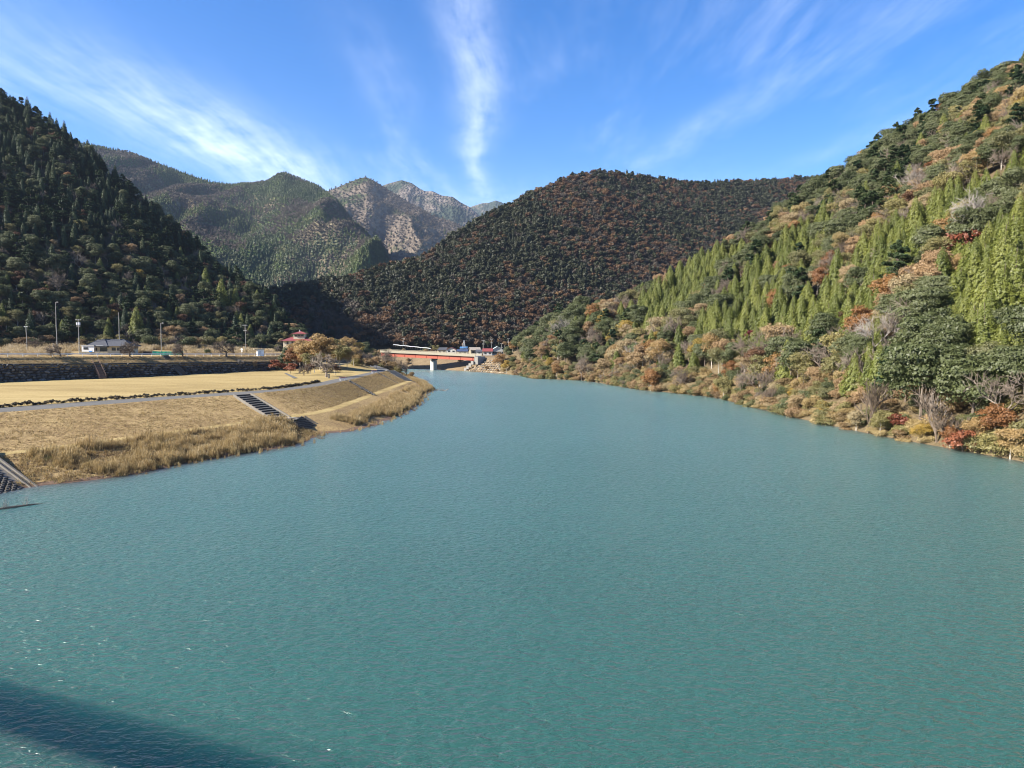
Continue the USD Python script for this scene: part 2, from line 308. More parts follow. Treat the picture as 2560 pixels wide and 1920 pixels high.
z_wtop = lambda y: interp(y, [(120, 10.8), (174, 9.95), (250, 8.65), (310, 8.0)])
z_guard = lambda y: interp(y, [(100, 12.9), (185, 11.75), (262, 10.55), (330, 10.2)])
xs_wtop = lambda y: xs_wbase(y) - 1.3
xs_guard = lambda y: xs_wtop(y) - 4.6
xs_road = lambda y: xs_guard(y) - 7.2                      # far kerb of the road
_hbase = [(60, -520), (160, -400), (225, -262), (245, -232), (262, -200), (290, -178), (312, -158), (335, -144), (358, -128), (380, -116), (420, -180)]
xs_hill = lambda y: np.minimum(interp(y, _hbase), xs_road(y) - 3)

ys = np.concatenate([np.arange(24, 300, 1.5), np.arange(300, 421, 6.0)])
def strip(name, cols, material, label=None, sub=1, noise=0.0, seed=1, kind='structure', yy=None, nscale=0.3):
    """a sheet across the bank: cols are (x(y), z(y)) lines from the lake inland"""
    yy = ys if yy is None else yy
    L = [np.stack([fx(yy), yy, np.broadcast_to(fz(yy) if callable(fz) else fz, yy.shape)], 1) for fx, fz in cols]
    rows = [L[0]]
    for a, b in zip(L[:-1], L[1:]):
        n = max(1, int(np.abs(a - b).max(axis=0)[[0, 2]].max() / sub)) if sub else 1
        n = min(n, 60)
        rows += [a + (b - a) * k / n for k in range(1, n + 1)]
    P = np.stack(rows, 1)
    if noise:
        w = np.ones(P.shape[:2]); w[:, 0] = w[:, -1] = 0
        P[..., 2] += w * noise * (fbm(P * nscale, 3, seed) - 0.5) * 2
    return struct(name, (P.reshape(-1, 3), grid_faces(len(yy), P.shape[1])[:, ::-1]), material, label, True, kind)
rng = np.random.default_rng(7)
wob = lambda q: 0.55 * (meshkit.noise(np.stack([q * 0.35, q * 0, q * 0], -1), 3) - 0.5) * 2 + 0.5 * (meshkit.noise(np.stack([q * 1.1, q * 0 + 5, q * 0], -1), 3) - 0.5)
strip('grass_bank', [(lambda q: xs_shore(q) + 7, -1.6), (lambda q: xs_shore(q) + wob(q), -0.02), (lambda q: xs_shore(q) + wob(q) - 0.9, 0.22),
      (xs_bench, Z_BENCH), (lambda q: xs_bench(q) - 2.2, Z_BENCH + 0.12), (xs_pout, Z_LAWN)], 'bank_grass', 'mown dry grass bank sloping down to the lake', 0.8, 0.05)
strip('shore', [(lambda q: xs_shore(q) + 3.0 + wob(q), -0.6), (lambda q: xs_shore(q) + wob(q) + 0.1, 0.03), (lambda q: xs_shore(q) + wob(q) - 0.8, 0.26)], 'shore_mud', 'strip of bare brown mud along the water', 0, 0)
strip('footpath', [(xs_pout, Z_LAWN), (xs_pin, Z_LAWN + 0.01)], 'asphalt', 'grey asphalt footpath on top of the bank', 0)
strip('bench', [(lambda q: xs_bench(q) - .1, Z_BENCH + .03), (lambda q: xs_bench(q) - 2.2, Z_BENCH + 0.15)], 'lawn', 'level band of pale straw grass halfway down the bank', 0.8)
def lawn_z(x, y):
    """lawn with low mounds under the trees at its far end"""
    m = 1.9 * np.exp(-(((x + 64) / 9) ** 2 + ((y - 284) / 24) ** 2)) + 1.2 * np.exp(-(((x + 62) / 7) ** 2 + ((y - 252) / 10) ** 2))
    return Z_LAWN + m * np.clip((xs_pin(y) - x) / 5, 0, 1) + 0.16 * (fbm(np.stack([x * .05, y * .05, x * 0], -1), 2, 5) - .5)
k = np.linspace(0, 1, 46)
P = np.stack([np.stack([xs_pin(ys) * (1 - t) + xs_wbase(ys) * t, ys, ys * 0], 1) for t in k], 1)
P[..., 2] = np.where((k == 0)[None], Z_LAWN + 0.01, lawn_z(P[..., 0], P[..., 1]) + 0.012)
struct('lawn', (P.reshape(-1, 3), grid_faces(len(ys), len(k))[:, ::-1]), 'lawn', 'wide flat lawn of straw-coloured winter grass')
yb = np.concatenate([np.arange(60, 280, 2.0), np.arange(280, 421, 6.0)])
strip('road_verge', [(lambda q: xs_wbase(q) - 0.7, Z_LAWN), (xs_wtop, z_wtop), (xs_guard, z_guard), (lambda q: xs_guard(q) - 0.5, z_guard)], 'bank_grass', 'short dry grass slope between the boulder wall and the guardrail', 0.8, 0.06, 4, yy=yb)
strip('road', [(lambda q: xs_guard(q) - 0.5, z_guard), (xs_road, z_guard)], 'asphalt', 'grey asphalt road along the valley behind the guardrail', 0, yy=yb)
strip('field', [(xs_road, lambda q: z_guard(q) + 0.05), (lambda q: xs_road(q) * .6 + xs_hill(q) * .4, lambda q: z_guard(q) + 0.4), (xs_hill, lambda q: z_guard(q) * 0 + 13.6), (lambda q: xs_hill(q) - 30, 14.0)], 'field_grass', 'rough field of dry grass between the road and the wooded hill', 3, 0.3, 9, yy=yb)

# tables of the survey lines, for quick look-up
_ty = np.arange(10, 460, .25)
def tabled(f):
    t = np.asarray(f(_ty), float); return lambda y: np.interp(y, _ty, t)
xs_shore, xs_bench, xs_pout, xs_pin, xs_wbase, z_wtop, z_guard = map(tabled, (xs_shore, xs_bench, xs_pout, xs_pin, xs_wbase, z_wtop, z_guard))
xs_wtop, xs_guard, xs_road, xs_hill = map(tabled, (xs_wtop, xs_guard, xs_road, xs_hill))

# ------------------------------------------------------------------ the lake
def water_material():
    nodes = {'g': ('geometry', {}), 'm1': ('mapping', {'scale': (0.55, 1.0, 1), 'rotation': (0, 0, 0.35)}), 'm2': ('mapping', {'scale': (0.35, 1.0, 1), 'rotation': (0, 0, -0.25)}),
             'n1': ('noise_texture', {'scale': 2.4, 'detail': 2.5, 'roughness': 0.55, 'distortion': 0.6}), 'n2': ('noise_texture', {'scale': 6.5, 'detail': 2.0, 'roughness': 0.5, 'distortion': 0.4}),
             'n3': ('noise_texture', {'scale': 0.018, 'detail': 4.0, 'roughness': 0.6}), 'm3': ('mapping', {'scale': (0.5, 1.0, 1)}),
             'amp': ('map_range', {'from_min': 0.3, 'from_max': 0.7, 'to_min': 0.55, 'to_max': 1.25, 'clamp': True}),
             'a': ('math', {'math_type': 'multiply_add', 'value2': 0.34}), 'h': ('math', {'math_type': 'multiply'}),
             'b': ('bump', {'strength': 1.0, 'distance': 0.36}),
             'cn': ('noise_texture', {'scale': 0.012, 'detail': 3.0}), 'r': ('rgb_ramp', {'ramp': [(0.3, WATER[0]), (0.7, WATER[1])]}),
             'p': ('principled_bsdf', {'roughness': 1.0, 'specular_ior_level': 0.0, 'subsurface_weight': 0.9, 'subsurface_scale': 2.2, 'subsurface_radius': (0.5, 1.0, 1.0)}),
             'dt': ('vector_math', {'math_type': 'dot_product'}), 'in': ('math', {'math_type': 'subtract', 'value1': 1.0, 'use_clamp': True}), 'pw': ('math', {'math_type': 'power', 'value2': 4.6}), 'fs': ('math', {'math_type': 'multiply_add', 'value2': 0.78, 'value3': 0.02, 'use_clamp': True}),
             'g1': ('glossy_bsdf', {'roughness': 0.36, 'color': (1, 1, 1)}), 'g2': ('glossy_bsdf', {'roughness': 0.2, 'color': (1, 1, 1)}), 'gm': ('mix_closure', {'fac': 0.6}), 'm': ('mix_closure', {})}
    links = [('g.position', 'm1.vector'), ('g.position', 'm2.vector'), ('g.position', 'm3.vector'), ('m1.vector', 'n1.vector'), ('m2.vector', 'n2.vector'), ('m3.vector', 'n3.vector'),
             ('n2.fac', 'a.value1'), ('n1.fac', 'a.value3'), ('n3.fac', 'amp.value'), ('a.value', 'h.value1'), ('amp.result', 'h.value2'), ('h.value', 'b.height'), ('b.normal', 'p.normal'), ('b.normal', 'g1.normal'), ('b.normal', 'g2.normal'),
             ('g.position', 'cn.vector'), ('cn.fac', 'r.fac'), ('r.color', 'p.base_color'), ('b.normal', 'dt.vector1'), ('g.incoming', 'dt.vector2'), ('dt.value', 'in.value2'), ('in.value', 'pw.value1'), ('pw.value', 'fs.value1'), ('g1.BSDF', 'gm.closure1'), ('g2.BSDF', 'gm.closure2'), ('p.BSDF', 'm.closure1'), ('gm.closure', 'm.closure2'), ('fs.value', 'm.fac')]
    mat('water', nodes, links, surface='m.closure')
WATER = ((0.016, 0.066, 0.056), (0.025, 0.078, 0.069))
water_material()
g = np.array([-700., -300, -150, -60, 0, 60, 150, 300, 900]); gx, gy = np.meshgrid(g, np.array([-400., -100, 0, 60, 150, 300, 470]), indexing='ij')
struct('lake', (np.stack([gx, gy, gx * 0], -1).reshape(-1, 3), grid_faces(*gx.shape)[:, ::-1]), 'water', 'calm turquoise lake with small wind ripples', True)

# ------------------------------------------------------------------ the hills
def catm(knots, n):
    K = np.asarray(knots, float); t = np.linspace(0, len(K) - 1, n)
    from scipy.interpolate import PchipInterpolator
    return np.stack([PchipInterpolator(np.arange(len(K)), K[:, c])(t) for c in range(K.shape[1])], 1)
def lin(knots, n):
    K = np.asarray(knots, float); t = np.linspace(0, len(K) - 1, n); return np.stack([np.interp(t, np.arange(len(K)), K[:, c]) for c in range(3)], 1)
class Hill:
    """a hillside from its foot to its crest and a little down the far side"""
    def __init__(s, name, foot, crest, nu, nv, material, label, rough=6.0, nscale=0.02, seed=1, back=0.35, bulge=0.0, ridged=False, smooth=True):
        B, C = catm(foot, nu), (lin(crest, nu) if ridged else catm(crest, nu)); nb = max(2, int(nv * back)); v = np.concatenate([np.linspace(0, 1, nv), 1 + back * np.arange(1, nb + 1) / nb])
        w = np.where(v <= 1, v, 1)[None, :, None]; P = B[:, None] * (1 - w) + C[:, None] * w
        H = C[:, None] - B[:, None]; e = np.maximum(v - 1, 0)[None, :, None]
        P = P + e * H * np.array([1, 1, 0]); P[..., 2] -= (np.maximum(v - 1, 0)[None] ** 1.1) * np.maximum(H[..., 2], 8) * 1.1
        env = np.clip(np.sin(PI * np.minimum(v, 1.0)) ** 0.7, 0, 1)[None]
        P[..., 2] += env * bulge * H[..., 2] 
        n = fbm(P * nscale * ([1.5, .45, .12] if ridged else [1, 1, 0.4]), 5, seed) - 0.5
        if ridged: n = 0.5 - np.abs(n) * 2.6 + 0.5 * n
        P[..., 2] += env * rough * n * 2
        s.P, s.nu, s.nv = P, nu, len(v); s.F = grid_faces(nu, len(v))
        n0 = np.cross(P[1, 1] - P[0, 0], P[1, 0] - P[0, 0])
        a, b, c = P[nu // 2, 1], P[nu // 2, 0], P[nu // 2 + 1, 0]
        if np.cross(P[nu // 2 + 1, 0] - P[nu // 2, 0], P[nu // 2, 1] - P[nu // 2, 0])[2] > 0: s.F = s.F[:, ::-1]
        f = s.F; s.tm = trimesh.Trimesh(P.reshape(-1, 3), np.vstack([f[:, [0, 1, 2]], f[:, [0, 2, 3]]]), process=False)
        if s.tm.face_normals[:, 2].mean() < 0: s.tm.invert()
        struct(name, s.tm, material, label, smooth)
        s.vpx = proj(P.reshape(-1, 3)); s.V = P.reshape(-1, 3)
    def sample(s, n, dmin, seed):
        r = np.random.default_rng(seed); m = s.tm; a = m.area_faces * np.clip(m.face_normals[:, 2], 0.2, 1); c = np.cumsum(a); f = np.searchsorted(c, r.random(n) * c[-1])
        u, v = r.random(n), r.random(n); k = u + v > 1; u[k], v[k] = 1 - u[k], 1 - v[k]
        T = m.vertices[m.faces[f]]; P = T[:, 0] + u[:, None] * (T[:, 1] - T[:, 0]) + v[:, None] * (T[:, 2] - T[:, 0])
        q = proj(P); P = P[(q[:, 0] > -260) & (q[:, 0] < 2820) & (q[:, 1] > -200) & (P[:, 1] > 20)]
        return thin(P, dmin)
    def pick(s, px, py):
        """the nearest point of the hillside that one sees at a pixel"""
        d = ray(px, py); o = np.array([0, 0, CAM_Z]); loc, _, _ = s.tm.ray.intersects_location([o], [d / np.linalg.norm(d)], multiple_hits=True)
        if len(loc): return loc[np.argmin(np.linalg.norm(loc - o, axis=1))]
        k = np.argmin((s.vpx[:, 0] - px) ** 2 + (s.vpx[:, 1] - py) ** 2); return s.V[k]
def thin(P, dmin, keep=None):
    """drop points that crowd an earlier one"""
    t = cKDTree(P); alive = np.ones(len(P), bool)
    dm = np.broadcast_to(dmin, (len(P),))
    if keep is not None and len(keep):
        alive &= cKDTree(keep).query(P)[0] > dm
    for i, nb in enumerate(t.query_ball_point(P, dm)):
        if alive[i]:
            for j in nb:
                if j > i: alive[j] = False
    return P[alive]

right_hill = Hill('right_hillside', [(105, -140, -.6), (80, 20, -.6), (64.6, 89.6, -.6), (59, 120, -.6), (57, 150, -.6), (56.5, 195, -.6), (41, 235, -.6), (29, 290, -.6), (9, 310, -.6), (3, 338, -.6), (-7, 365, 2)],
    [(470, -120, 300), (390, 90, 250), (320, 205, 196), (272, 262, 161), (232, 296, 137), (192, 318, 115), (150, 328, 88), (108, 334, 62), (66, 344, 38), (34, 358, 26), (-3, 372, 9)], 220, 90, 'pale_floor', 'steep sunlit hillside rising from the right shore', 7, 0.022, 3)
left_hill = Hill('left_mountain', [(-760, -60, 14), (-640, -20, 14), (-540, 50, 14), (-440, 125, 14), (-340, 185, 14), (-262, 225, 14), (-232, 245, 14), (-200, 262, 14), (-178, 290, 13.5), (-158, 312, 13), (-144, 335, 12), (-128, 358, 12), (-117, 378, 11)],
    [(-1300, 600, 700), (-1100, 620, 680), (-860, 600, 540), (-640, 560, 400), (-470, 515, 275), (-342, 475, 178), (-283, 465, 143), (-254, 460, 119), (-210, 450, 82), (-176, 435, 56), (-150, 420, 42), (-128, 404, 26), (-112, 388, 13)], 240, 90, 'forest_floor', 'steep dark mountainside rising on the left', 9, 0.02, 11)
_cc = [(560, 735, 560), (650, 725, 590), (736, 711, 640), (863, 691, 670), (953, 666, 700), (1062, 633, 740), (1134, 583, 780), (1206, 539, 815), (1264, 514, 845), (1329, 478, 880), (1387, 456, 920), (1423, 441, 945), (1516, 425, 1000), (1620, 440, 1050), (1736, 454, 1100), (1852, 451, 1150), (2050, 440, 1240), (2300, 430, 1330), (2500, 420, 1400)]
_cc = [atD(*q) - [0, 0, 5] for q in _cc]
_cb = [(-380, 490, 12), (-320, 480, 12), (-240, 474, 12), (-170, 490, 10), (-130, 510, 10), (-85, 540, 10), (-50, 556, 10), (-20, 572, 10), (10, 590, 11), (40, 608, 12), (75, 630, 14), (100, 645, 16), (150, 680, 20), (200, 715, 24), (255, 750, 30), (310, 785, 36), (400, 850, 46), (520, 920, 60), (640, 980, 70)]
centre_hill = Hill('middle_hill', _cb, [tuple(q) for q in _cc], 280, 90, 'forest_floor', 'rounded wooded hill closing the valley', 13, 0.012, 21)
def far_mat(name, green, brown, scale, bump, edge=0.5):
    nodes = {'g': ('geometry', {}), 'n1': ('noise_texture', {'scale': 0.0042, 'detail': 6.0, 'roughness': 0.62}), 'n2': ('noise_texture', {'scale': scale, 'detail': 5.0, 'roughness': 0.7}),
             'v': ('voronoi_texture', {'scale': scale * 2.2}), 'c': ('map_range', {'from_min': edge - 0.05, 'from_max': edge + 0.05, 'clamp': True}), 'x': ('mix', {}),
             'k': ('map_range', {'from_min': 0.3, 'from_max': 0.7, 'to_min': 0.5, 'to_max': 1.5}), 'hv': ('hsv', {'hue': 0.5, 'saturation': 1.0, 'fac': 1.0}),
             'bp': ('bump', {'strength': 1.0, 'distance': bump, 'invert': True}), 'p': ('diffuse_bsdf', {'roughness': 0.5}), 'cg': ('color', {'value': green}), 'cb': ('color', {'value': brown})}
    links = [('g.position', 'n1.vector'), ('g.position', 'n2.vector'), ('g.position', 'v.vector'), ('n1.fac', 'c.value'), ('c.result', 'x.fac'), ('cg.color', 'x.color1'), ('cb.color', 'x.color2'),
             ('n2.fac', 'k.value'), ('x.color', 'hv.color'), ('k.result', 'hv.value'), ('hv.color', 'p.color'), ('v.distance', 'bp.height'), ('bp.normal', 'p.normal')]
    mat(name, nodes, links, surface='p.BSDF')
far_mat('far_green', (0.062, 0.084, 0.032), (0.12, 0.10, 0.068), 0.06, 6.0, 0.52)
far_mat('far_brown', (0.045, 0.058, 0.028), (0.125, 0.102, 0.08), 0.05, 6.0, 0.46)
far_mat('far_blue', (0.045, 0.055, 0.040), (0.15, 0.125, 0.105), 0.03, 10.0, 0.5)
def far(px_list, D, k, fz=20, fd=0.55):
    C = [atD(a, b, d) for a, b, d in ((q[0], q[1], q[2] if len(q) > 2 else D) for q in px_list)]
    B = [(c[0] * fd * (1.0), c[1] * fd, fz) for c in C]
    return B, [tuple(c) for c in C]
def lift(C, dz): return [(c[0], c[1], c[2] + dz) for c in C]
b, c = far([(40, 330), (160, 345), (268, 366), (325, 376), (434, 418), (524, 449), (579, 457), (633, 455), (669, 449), (694, 433), (712, 428), (745, 440), (800, 462, 2150), (840, 495, 2050), (880, 545, 1900), (930, 605, 1700), (985, 665, 1500), (1060, 740, 1300)], 2200, 1, 30, 0.5)
far_a = Hill('far_mountain', b, lift(c, -7), 240, 110, 'far_green', 'far green mountain with a pointed summit', 72, 0.0034, 31, 0.15, -0.06, True)
b, c = far([(700, 520), (770, 490), (823, 472), (870, 453), (900, 441), (915, 438), (935, 447), (960, 463), (985, 478), (1047, 517), (1090, 538), (1134, 550), (1190, 580), (1250, 620), (1340, 680)], 2900, 1, 30, 0.6)
far_b = Hill('far_mountain', b, lift(c, -7), 200, 90, 'far_brown', 'far bare brown peak behind the green mountain', 75, 0.003, 41, 0.15, -0.05, True)
b, c = far([(840, 500), (900, 480), (940, 470), (970, 459), (1004, 450), (1030, 458), (1050, 472), (1063, 478), (1082, 478), (1105, 489), (1132, 492), (1150, 505), (1175, 518), (1230, 565), (1320, 620)], 4200, 1, 40, 0.75)
far_c = Hill('far_mountain', b, c, 200, 70, 'far_blue', 'distant craggy bluish ridge', 62, 0.003, 51, 0.1, -0.04, True)
b, c = far([(1080, 560), (1150, 528), (1180, 516), (1205, 508), (1222, 507), (1239, 501), (1255, 506), (1272, 520), (1320, 550), (1400, 590)], 6200, 1, 40, 0.8)
far_d = Hill('far_mountain', b, c, 120, 50, 'far_blue', 'farthest pale blue summit in the gap of the valley', 62, 0.003, 61, 0.1, -0.04, True)
# ------------------------------------------------------------------ the left bank: heights for placing things
def land_z(x, y):
    y = np.asarray(y, float)
    X = [xs_hill(y) - 30, xs_hill(y), xs_road(y) * .6 + xs_hill(y) * .4, xs_road(y), xs_guard(y), xs_wtop(y), xs_wbase(y), xs_pin(y), xs_pout(y), xs_bench(y), xs_shore(y), xs_shore(y) + 8]
    zg = z_guard(y); Z = [14.0, 13.6, zg + .4, zg + .05, zg, z_wtop(y), Z_LAWN, Z_LAWN, Z_LAWN, Z_BENCH, 0, -2]
    for a, b, za, zb in zip(X[:-1], X[1:], Z[:-1], Z[1:]):
        if a <= x <= b:
            z = za + (zb - za) * (x - a) / max(b - a, 1e-6)
            return float(lawn_z(np.float64(x), y)) if (a == X[6]) else float(z)
    return 14.0 if x < X[0] else -2.0
def land_at(px, py):
    for D in np.arange(55, 430, .5):
        p = atD(px, py, D)
        if p[2] <= land_z(p[0], p[1]): return np.array([p[0], p[1], land_z(p[0], p[1])])
    return p
def across(y):
    """unit vectors of the bank at y: along it (away) and across it (down to the lake)"""
    t = np.array([float(xs_wbase(y + 3) - xs_wbase(y - 3)), 6.0]); t /= np.linalg.norm(t); return t, np.array([t[1], -t[0]])

# far bank, valley floor
A = [(60, 318, -.8), (8, 334, -.8), (-8, 360, -.8), (-35, 403, -.8), (-63, 429, -.8), (-100, 445, -.8), (-200, 460, -.8), (-330, 470, -.8)]
B = [(90, 345, 8.5), (22, 352, 8.3), (10, 368, 8.0), (-13, 398, 7.9), (-50, 444, 8.6), (-95, 462, 9.0), (-200, 478, 9.5), (-330, 488, 10)]
C = [(330, 800, 26), (230, 745, 20), (110, 665, 12), (20, 605, 10.5), (-70, 560, 10), (-150, 510, 10), (-235, 492, 11), (-340, 495, 12)]
a, b, c = (catm(q, 90) for q in (A, B, C))
rows = [a + (b - a) * t for t in np.linspace(0, 1, 12)] + [b + (c - b) * t for t in np.linspace(0, 1, 26)[1:]]
P = np.stack(rows, 1); P[:, 1:-1, 2] += 0.5 * (fbm(P[:, 1:-1] * .12, 3, 8) - .5)
P_valley = P.copy()
_vf = trimesh.Trimesh(P.reshape(-1, 3), np.vstack([grid_faces(90, P.shape[1])[:, [0, 1, 2]], grid_faces(90, P.shape[1])[:, [0, 2, 3]]]), process=False)
if _vf.face_normals[:, 2].mean() < 0: _vf.invert()
struct('valley_floor', _vf, 'field_brown', 'low bank and valley floor beyond the red bridge')
struct('terrain', trimesh.creation.box([16000, 12000, 2], trimesh.transformations.translation_matrix([0, 2500, -6.0])), 'forest_floor', 'ground under the whole valley')
def valley_at(px, py, D0=380):
    for D in np.arange(D0, 560, .5):
        p = atD(px, py, D); k = np.argmin(((_vf.vertices[:, :2] - p[:2]) ** 2).sum(1))
        if p[2] <= _vf.vertices[k, 2]: return p
    return p

# ------------------------------------------------------------------ boulder wall
def lump(r, size, n=14):
    d = r.normal(size=(n, 3)); d /= np.linalg.norm(d, axis=1, keepdims=True); d = np.sign(d) * np.abs(d) ** 0.7
    m = trimesh.convex.convex_hull(d * r.uniform(.85, 1.1, (n, 1)) * np.asarray(size) / 2); return np.array(m.vertices), np.array(m.faces)
r = np.random.default_rng(55); stones = []
for row in range(8):
    y = 118.0 + r.uniform(0, 1)
    while y < 274:
        w = r.uniform(.8, 1.75); hrow = (float(z_wtop(y)) - Z_LAWN) / 6.4; z = Z_LAWN - .1 + (row + .5) * hrow * r.uniform(.97, 1.03)
        if z < float(z_wtop(y)) - .12:
            t, d = across(y); f = (z - Z_LAWN) / (float(z_wtop(y)) - Z_LAWN); x = float(xs_wbase(y)) * (1 - f) + float(xs_wtop(y)) * f
            v, fc = lump(r, (r.uniform(.8, 1.2), w * 1.08, hrow * r.uniform(.9, 1.25))); ang = math.atan2(d[1], d[0]) + r.uniform(-.15, .15)
            c, s = math.cos(ang), math.sin(ang); v = v @ np.array([[c, s, 0], [-s, c, 0], [0, 0, 1]]) + [x + d[0] * r.uniform(-.12, .22), y + d[1] * r.uniform(-.12, .22), z]
            stones.append((v, fc, 'stone' if r.random() < .72 else 'stone_pale', proj(v.mean(0))[0]))
        y += w * .9
vis = [q for q in stones if -10 < q[3][0] < 720]; vis.sort(key=lambda q: -np.ptp(proj(q[0])[:, 0]) * np.ptp(proj(q[0])[:, 1]))
wall = thing('boulder_wall', 'long wall of stacked dark boulders along the back of the lawn', 'stone wall')
own = {id(q) for q in vis[:298]}; rest = {'stone': MB(), 'stone_pale': MB()}
for q in stones:
    if id(q) in own: obj('boulder', (q[0], q[1]), q[2], wall)
    else: rest[q[2]].add(q[0], q[1])
for k_, m_ in rest.items(): tag(m_.build('boulders', k_, wall), kind='stuff')
q = np.arange(110, 276, 2.0); back = np.stack([np.stack([xs_wbase(q) - .15, q, q * 0 + Z_LAWN - .3], 1), np.stack([xs_wtop(q) - .1, q, z_wtop(q) - .15], 1), np.stack([xs_wtop(q) - .7, q, z_wtop(q) - .1], 1)], 1)
obj('backing', (back.reshape(-1, 3), grid_faces(len(q), 3)), 'stone_dark', wall)
cap = MB()
for y0, y1 in zip(q[:-1], q[1:]):
    a0, a1 = np.array([float(xs_wtop(y0)) + .05, y0, float(z_wtop(y0)) - .02]), np.array([float(xs_wtop(y1)) + .05, y1, float(z_wtop(y1)) - .02]); cap.tube([a0, a1], .16, 4, False)
cap.build('coping', 'stone_dark', wall)

# ------------------------------------------------------------------ stairs
def stairs(name, label, top, bottom, width, n, tread='step_dark', side='old_concrete', kerb=.13, extra=False, rails=None, thick=.22, along=None):
    """along: the direction the step edges run in (the bank's own line), where it is not square to the flight"""
    top, bottom = np.asarray(top, float), np.asarray(bottom, float); d = bottom - top; L = np.linalg.norm(d[:2]); u = d[:2] / L; rz = math.atan2(u[1], u[0]); nrm = np.array([-u[1], u[0]])
    t = thing(name, label, 'stairs', top, rz); sk = 0.0
    if along is not None: a_ = np.asarray(along, float); sk = a_.dot(u) / a_.dot(nrm); width = width * abs(a_.dot(nrm)) / np.linalg.norm(a_)
    def put(m, nm, mt): v, f = m.mesh(); v = v.copy(); v[:, 0] += sk * v[:, 1]; obj(nm, (v, f), mt, t)
    run, rise = L / n, -d[2] / n
    for k in range(n):
        m = MB(); m.box([run * (k + .5), 0, -rise * (k + .5) - thick * .5 + .1], [run * .97, width, thick + rise * .5]); put(m, 'step', tread)
        e = MB(); e.box([run * (k + 1) - .06, 0, -rise * (k + .5) + .112 + rise * .25], [.11, width, .014]); put(e, 'nosing', 'step_edge')
    for sgn in (-1, 1, 1.5) if extra else (-1, 1):
        yk = sgn * (width / 2 + kerb / 2 + .02); m = MB()
        m.prism([[-.1, yk - kerb / 2, .16], [-.1, yk + kerb / 2, .16], [-.1, yk + kerb / 2, -.5], [-.1, yk - kerb / 2, -.5]], 0, [L + .3, 0, d[2] - .05]); put(m, 'kerb', side)
    if rails:
        for sgn in (-1, 1):
            yk = sgn * (width / 2 + .1); m = MB()
            for hh in (.55, 1.0): m.tube([[0, yk, hh], [L, yk, d[2] + hh]], .045, 5)
            put(m, 'handrail', rails)
            for k in range(6):
                f = k / 5; m = MB(); m.tube([[L * f, yk, d[2] * f - .2], [L * f, yk, d[2] * f + 1.05]], .05, 5); put(m, 'post', rails)
    return t
stairs('stairway', 'wide dark stairs from the footpath down the grass bank to the bench', at(602, 987, Z_LAWN) + [0, 0, .08], at(697, 1046.5, Z_BENCH) + [0, 0, .1], 3.0, 12, extra=True, along=(.49, .87))
stairs('stairway', 'short dark stairs from the bench into the lake among the reeds', at(737, 1047.5, Z_BENCH) + [0, 0, .2], at(790, 1083.5, -.1) + [0, 0, .25], 3.0, 9, extra=True, along=(.49, .87))
m = MB(); m.box([0, 0, 0], [4.2, 2.6, .12]); ld = thing('landing', 'flat concrete landing between the two flights of dark stairs', 'landing', (at(697, 1046.5, Z_BENCH) + at(737, 1047.5, Z_BENCH)) / 2 + [0, 0, .08], 0.0); m.build('slab', 'concrete', ld)
y0 = 217.0; t_, d_ = across(y0); tp = np.array([float(xs_guard(y0)) + .3, y0 + .2]); b0 = tp + d_ * 6.6; tp = np.array([*tp, float(z_guard(y0)) + .05]); b0 = np.array([*b0, Z_LAWN + .1])
mid = tp * .45 + b0 * .55
stairs('stairway', 'black stairs climbing from the lawn over the boulder wall to the guardrail', tp + [0, 0, .25], b0 + [d_[0] * 1.2, d_[1] * 1.2, 0], 2.0, 18, 'step_dark', 'old_concrete')
y0 = 195.0; t_, d_ = across(y0); tp = np.array([float(xs_wtop(y0)) - 1.2, y0, float(z_wtop(y0)) + .5]); b0 = np.array([tp[0] + d_[0] * 4.4, tp[1] + d_[1] * 4.4, Z_LAWN + .1])
stairs('stairway', 'narrow brown stairs with rusty handrails set against the boulder wall', tp, b0, 1.5, 12, 'rusty_brown', 'rusty_brown', rails='rusty_brown')
stairs('concrete_ramp', 'pale concrete steps from the bend of the footpath down the bank', at(975, 927, Z_LAWN) + [0, 0, .1], at(1019, 953, 2.4) + [0, 0, .1], 3.2, 14, 'concrete', 'concrete')
stairs('concrete_ramp', 'pale concrete steps running into the water at the grassy point', at(1024, 955, 2.2) + [0, 0, .1], at(1056, 975, -.2) + [0, 0, .05], 3.0, 9, 'concrete', 'concrete')
# dark drains down the bank
for (a, b), lb in ((((873, 953), (937, 989)), 'dark stone-lined drain crossing the far grass bank'), (((943, 932), (994, 960)), 'dark stone drain next to the pale concrete steps')):
    A0, B0 = at(a[0], a[1], Z_LAWN), at(b[0], b[1], Z_BENCH); r = np.random.default_rng(int(a[0])); dr = thing('drain', lb, 'drain', A0)
    m = MB(); m.tube([[0, 0, .05], (B0 - A0) + [0, 0, .12]], .2, 4); m.build('channel', 'stone_dark', dr)
    for kk in range(34):
        v, f = lump(r, (.6, .6, .5)); obj('stone', (v + (B0 - A0) * (kk + .5) / 34 + [r.normal() * .12, r.normal() * .12, .12], f), 'stone', dr)
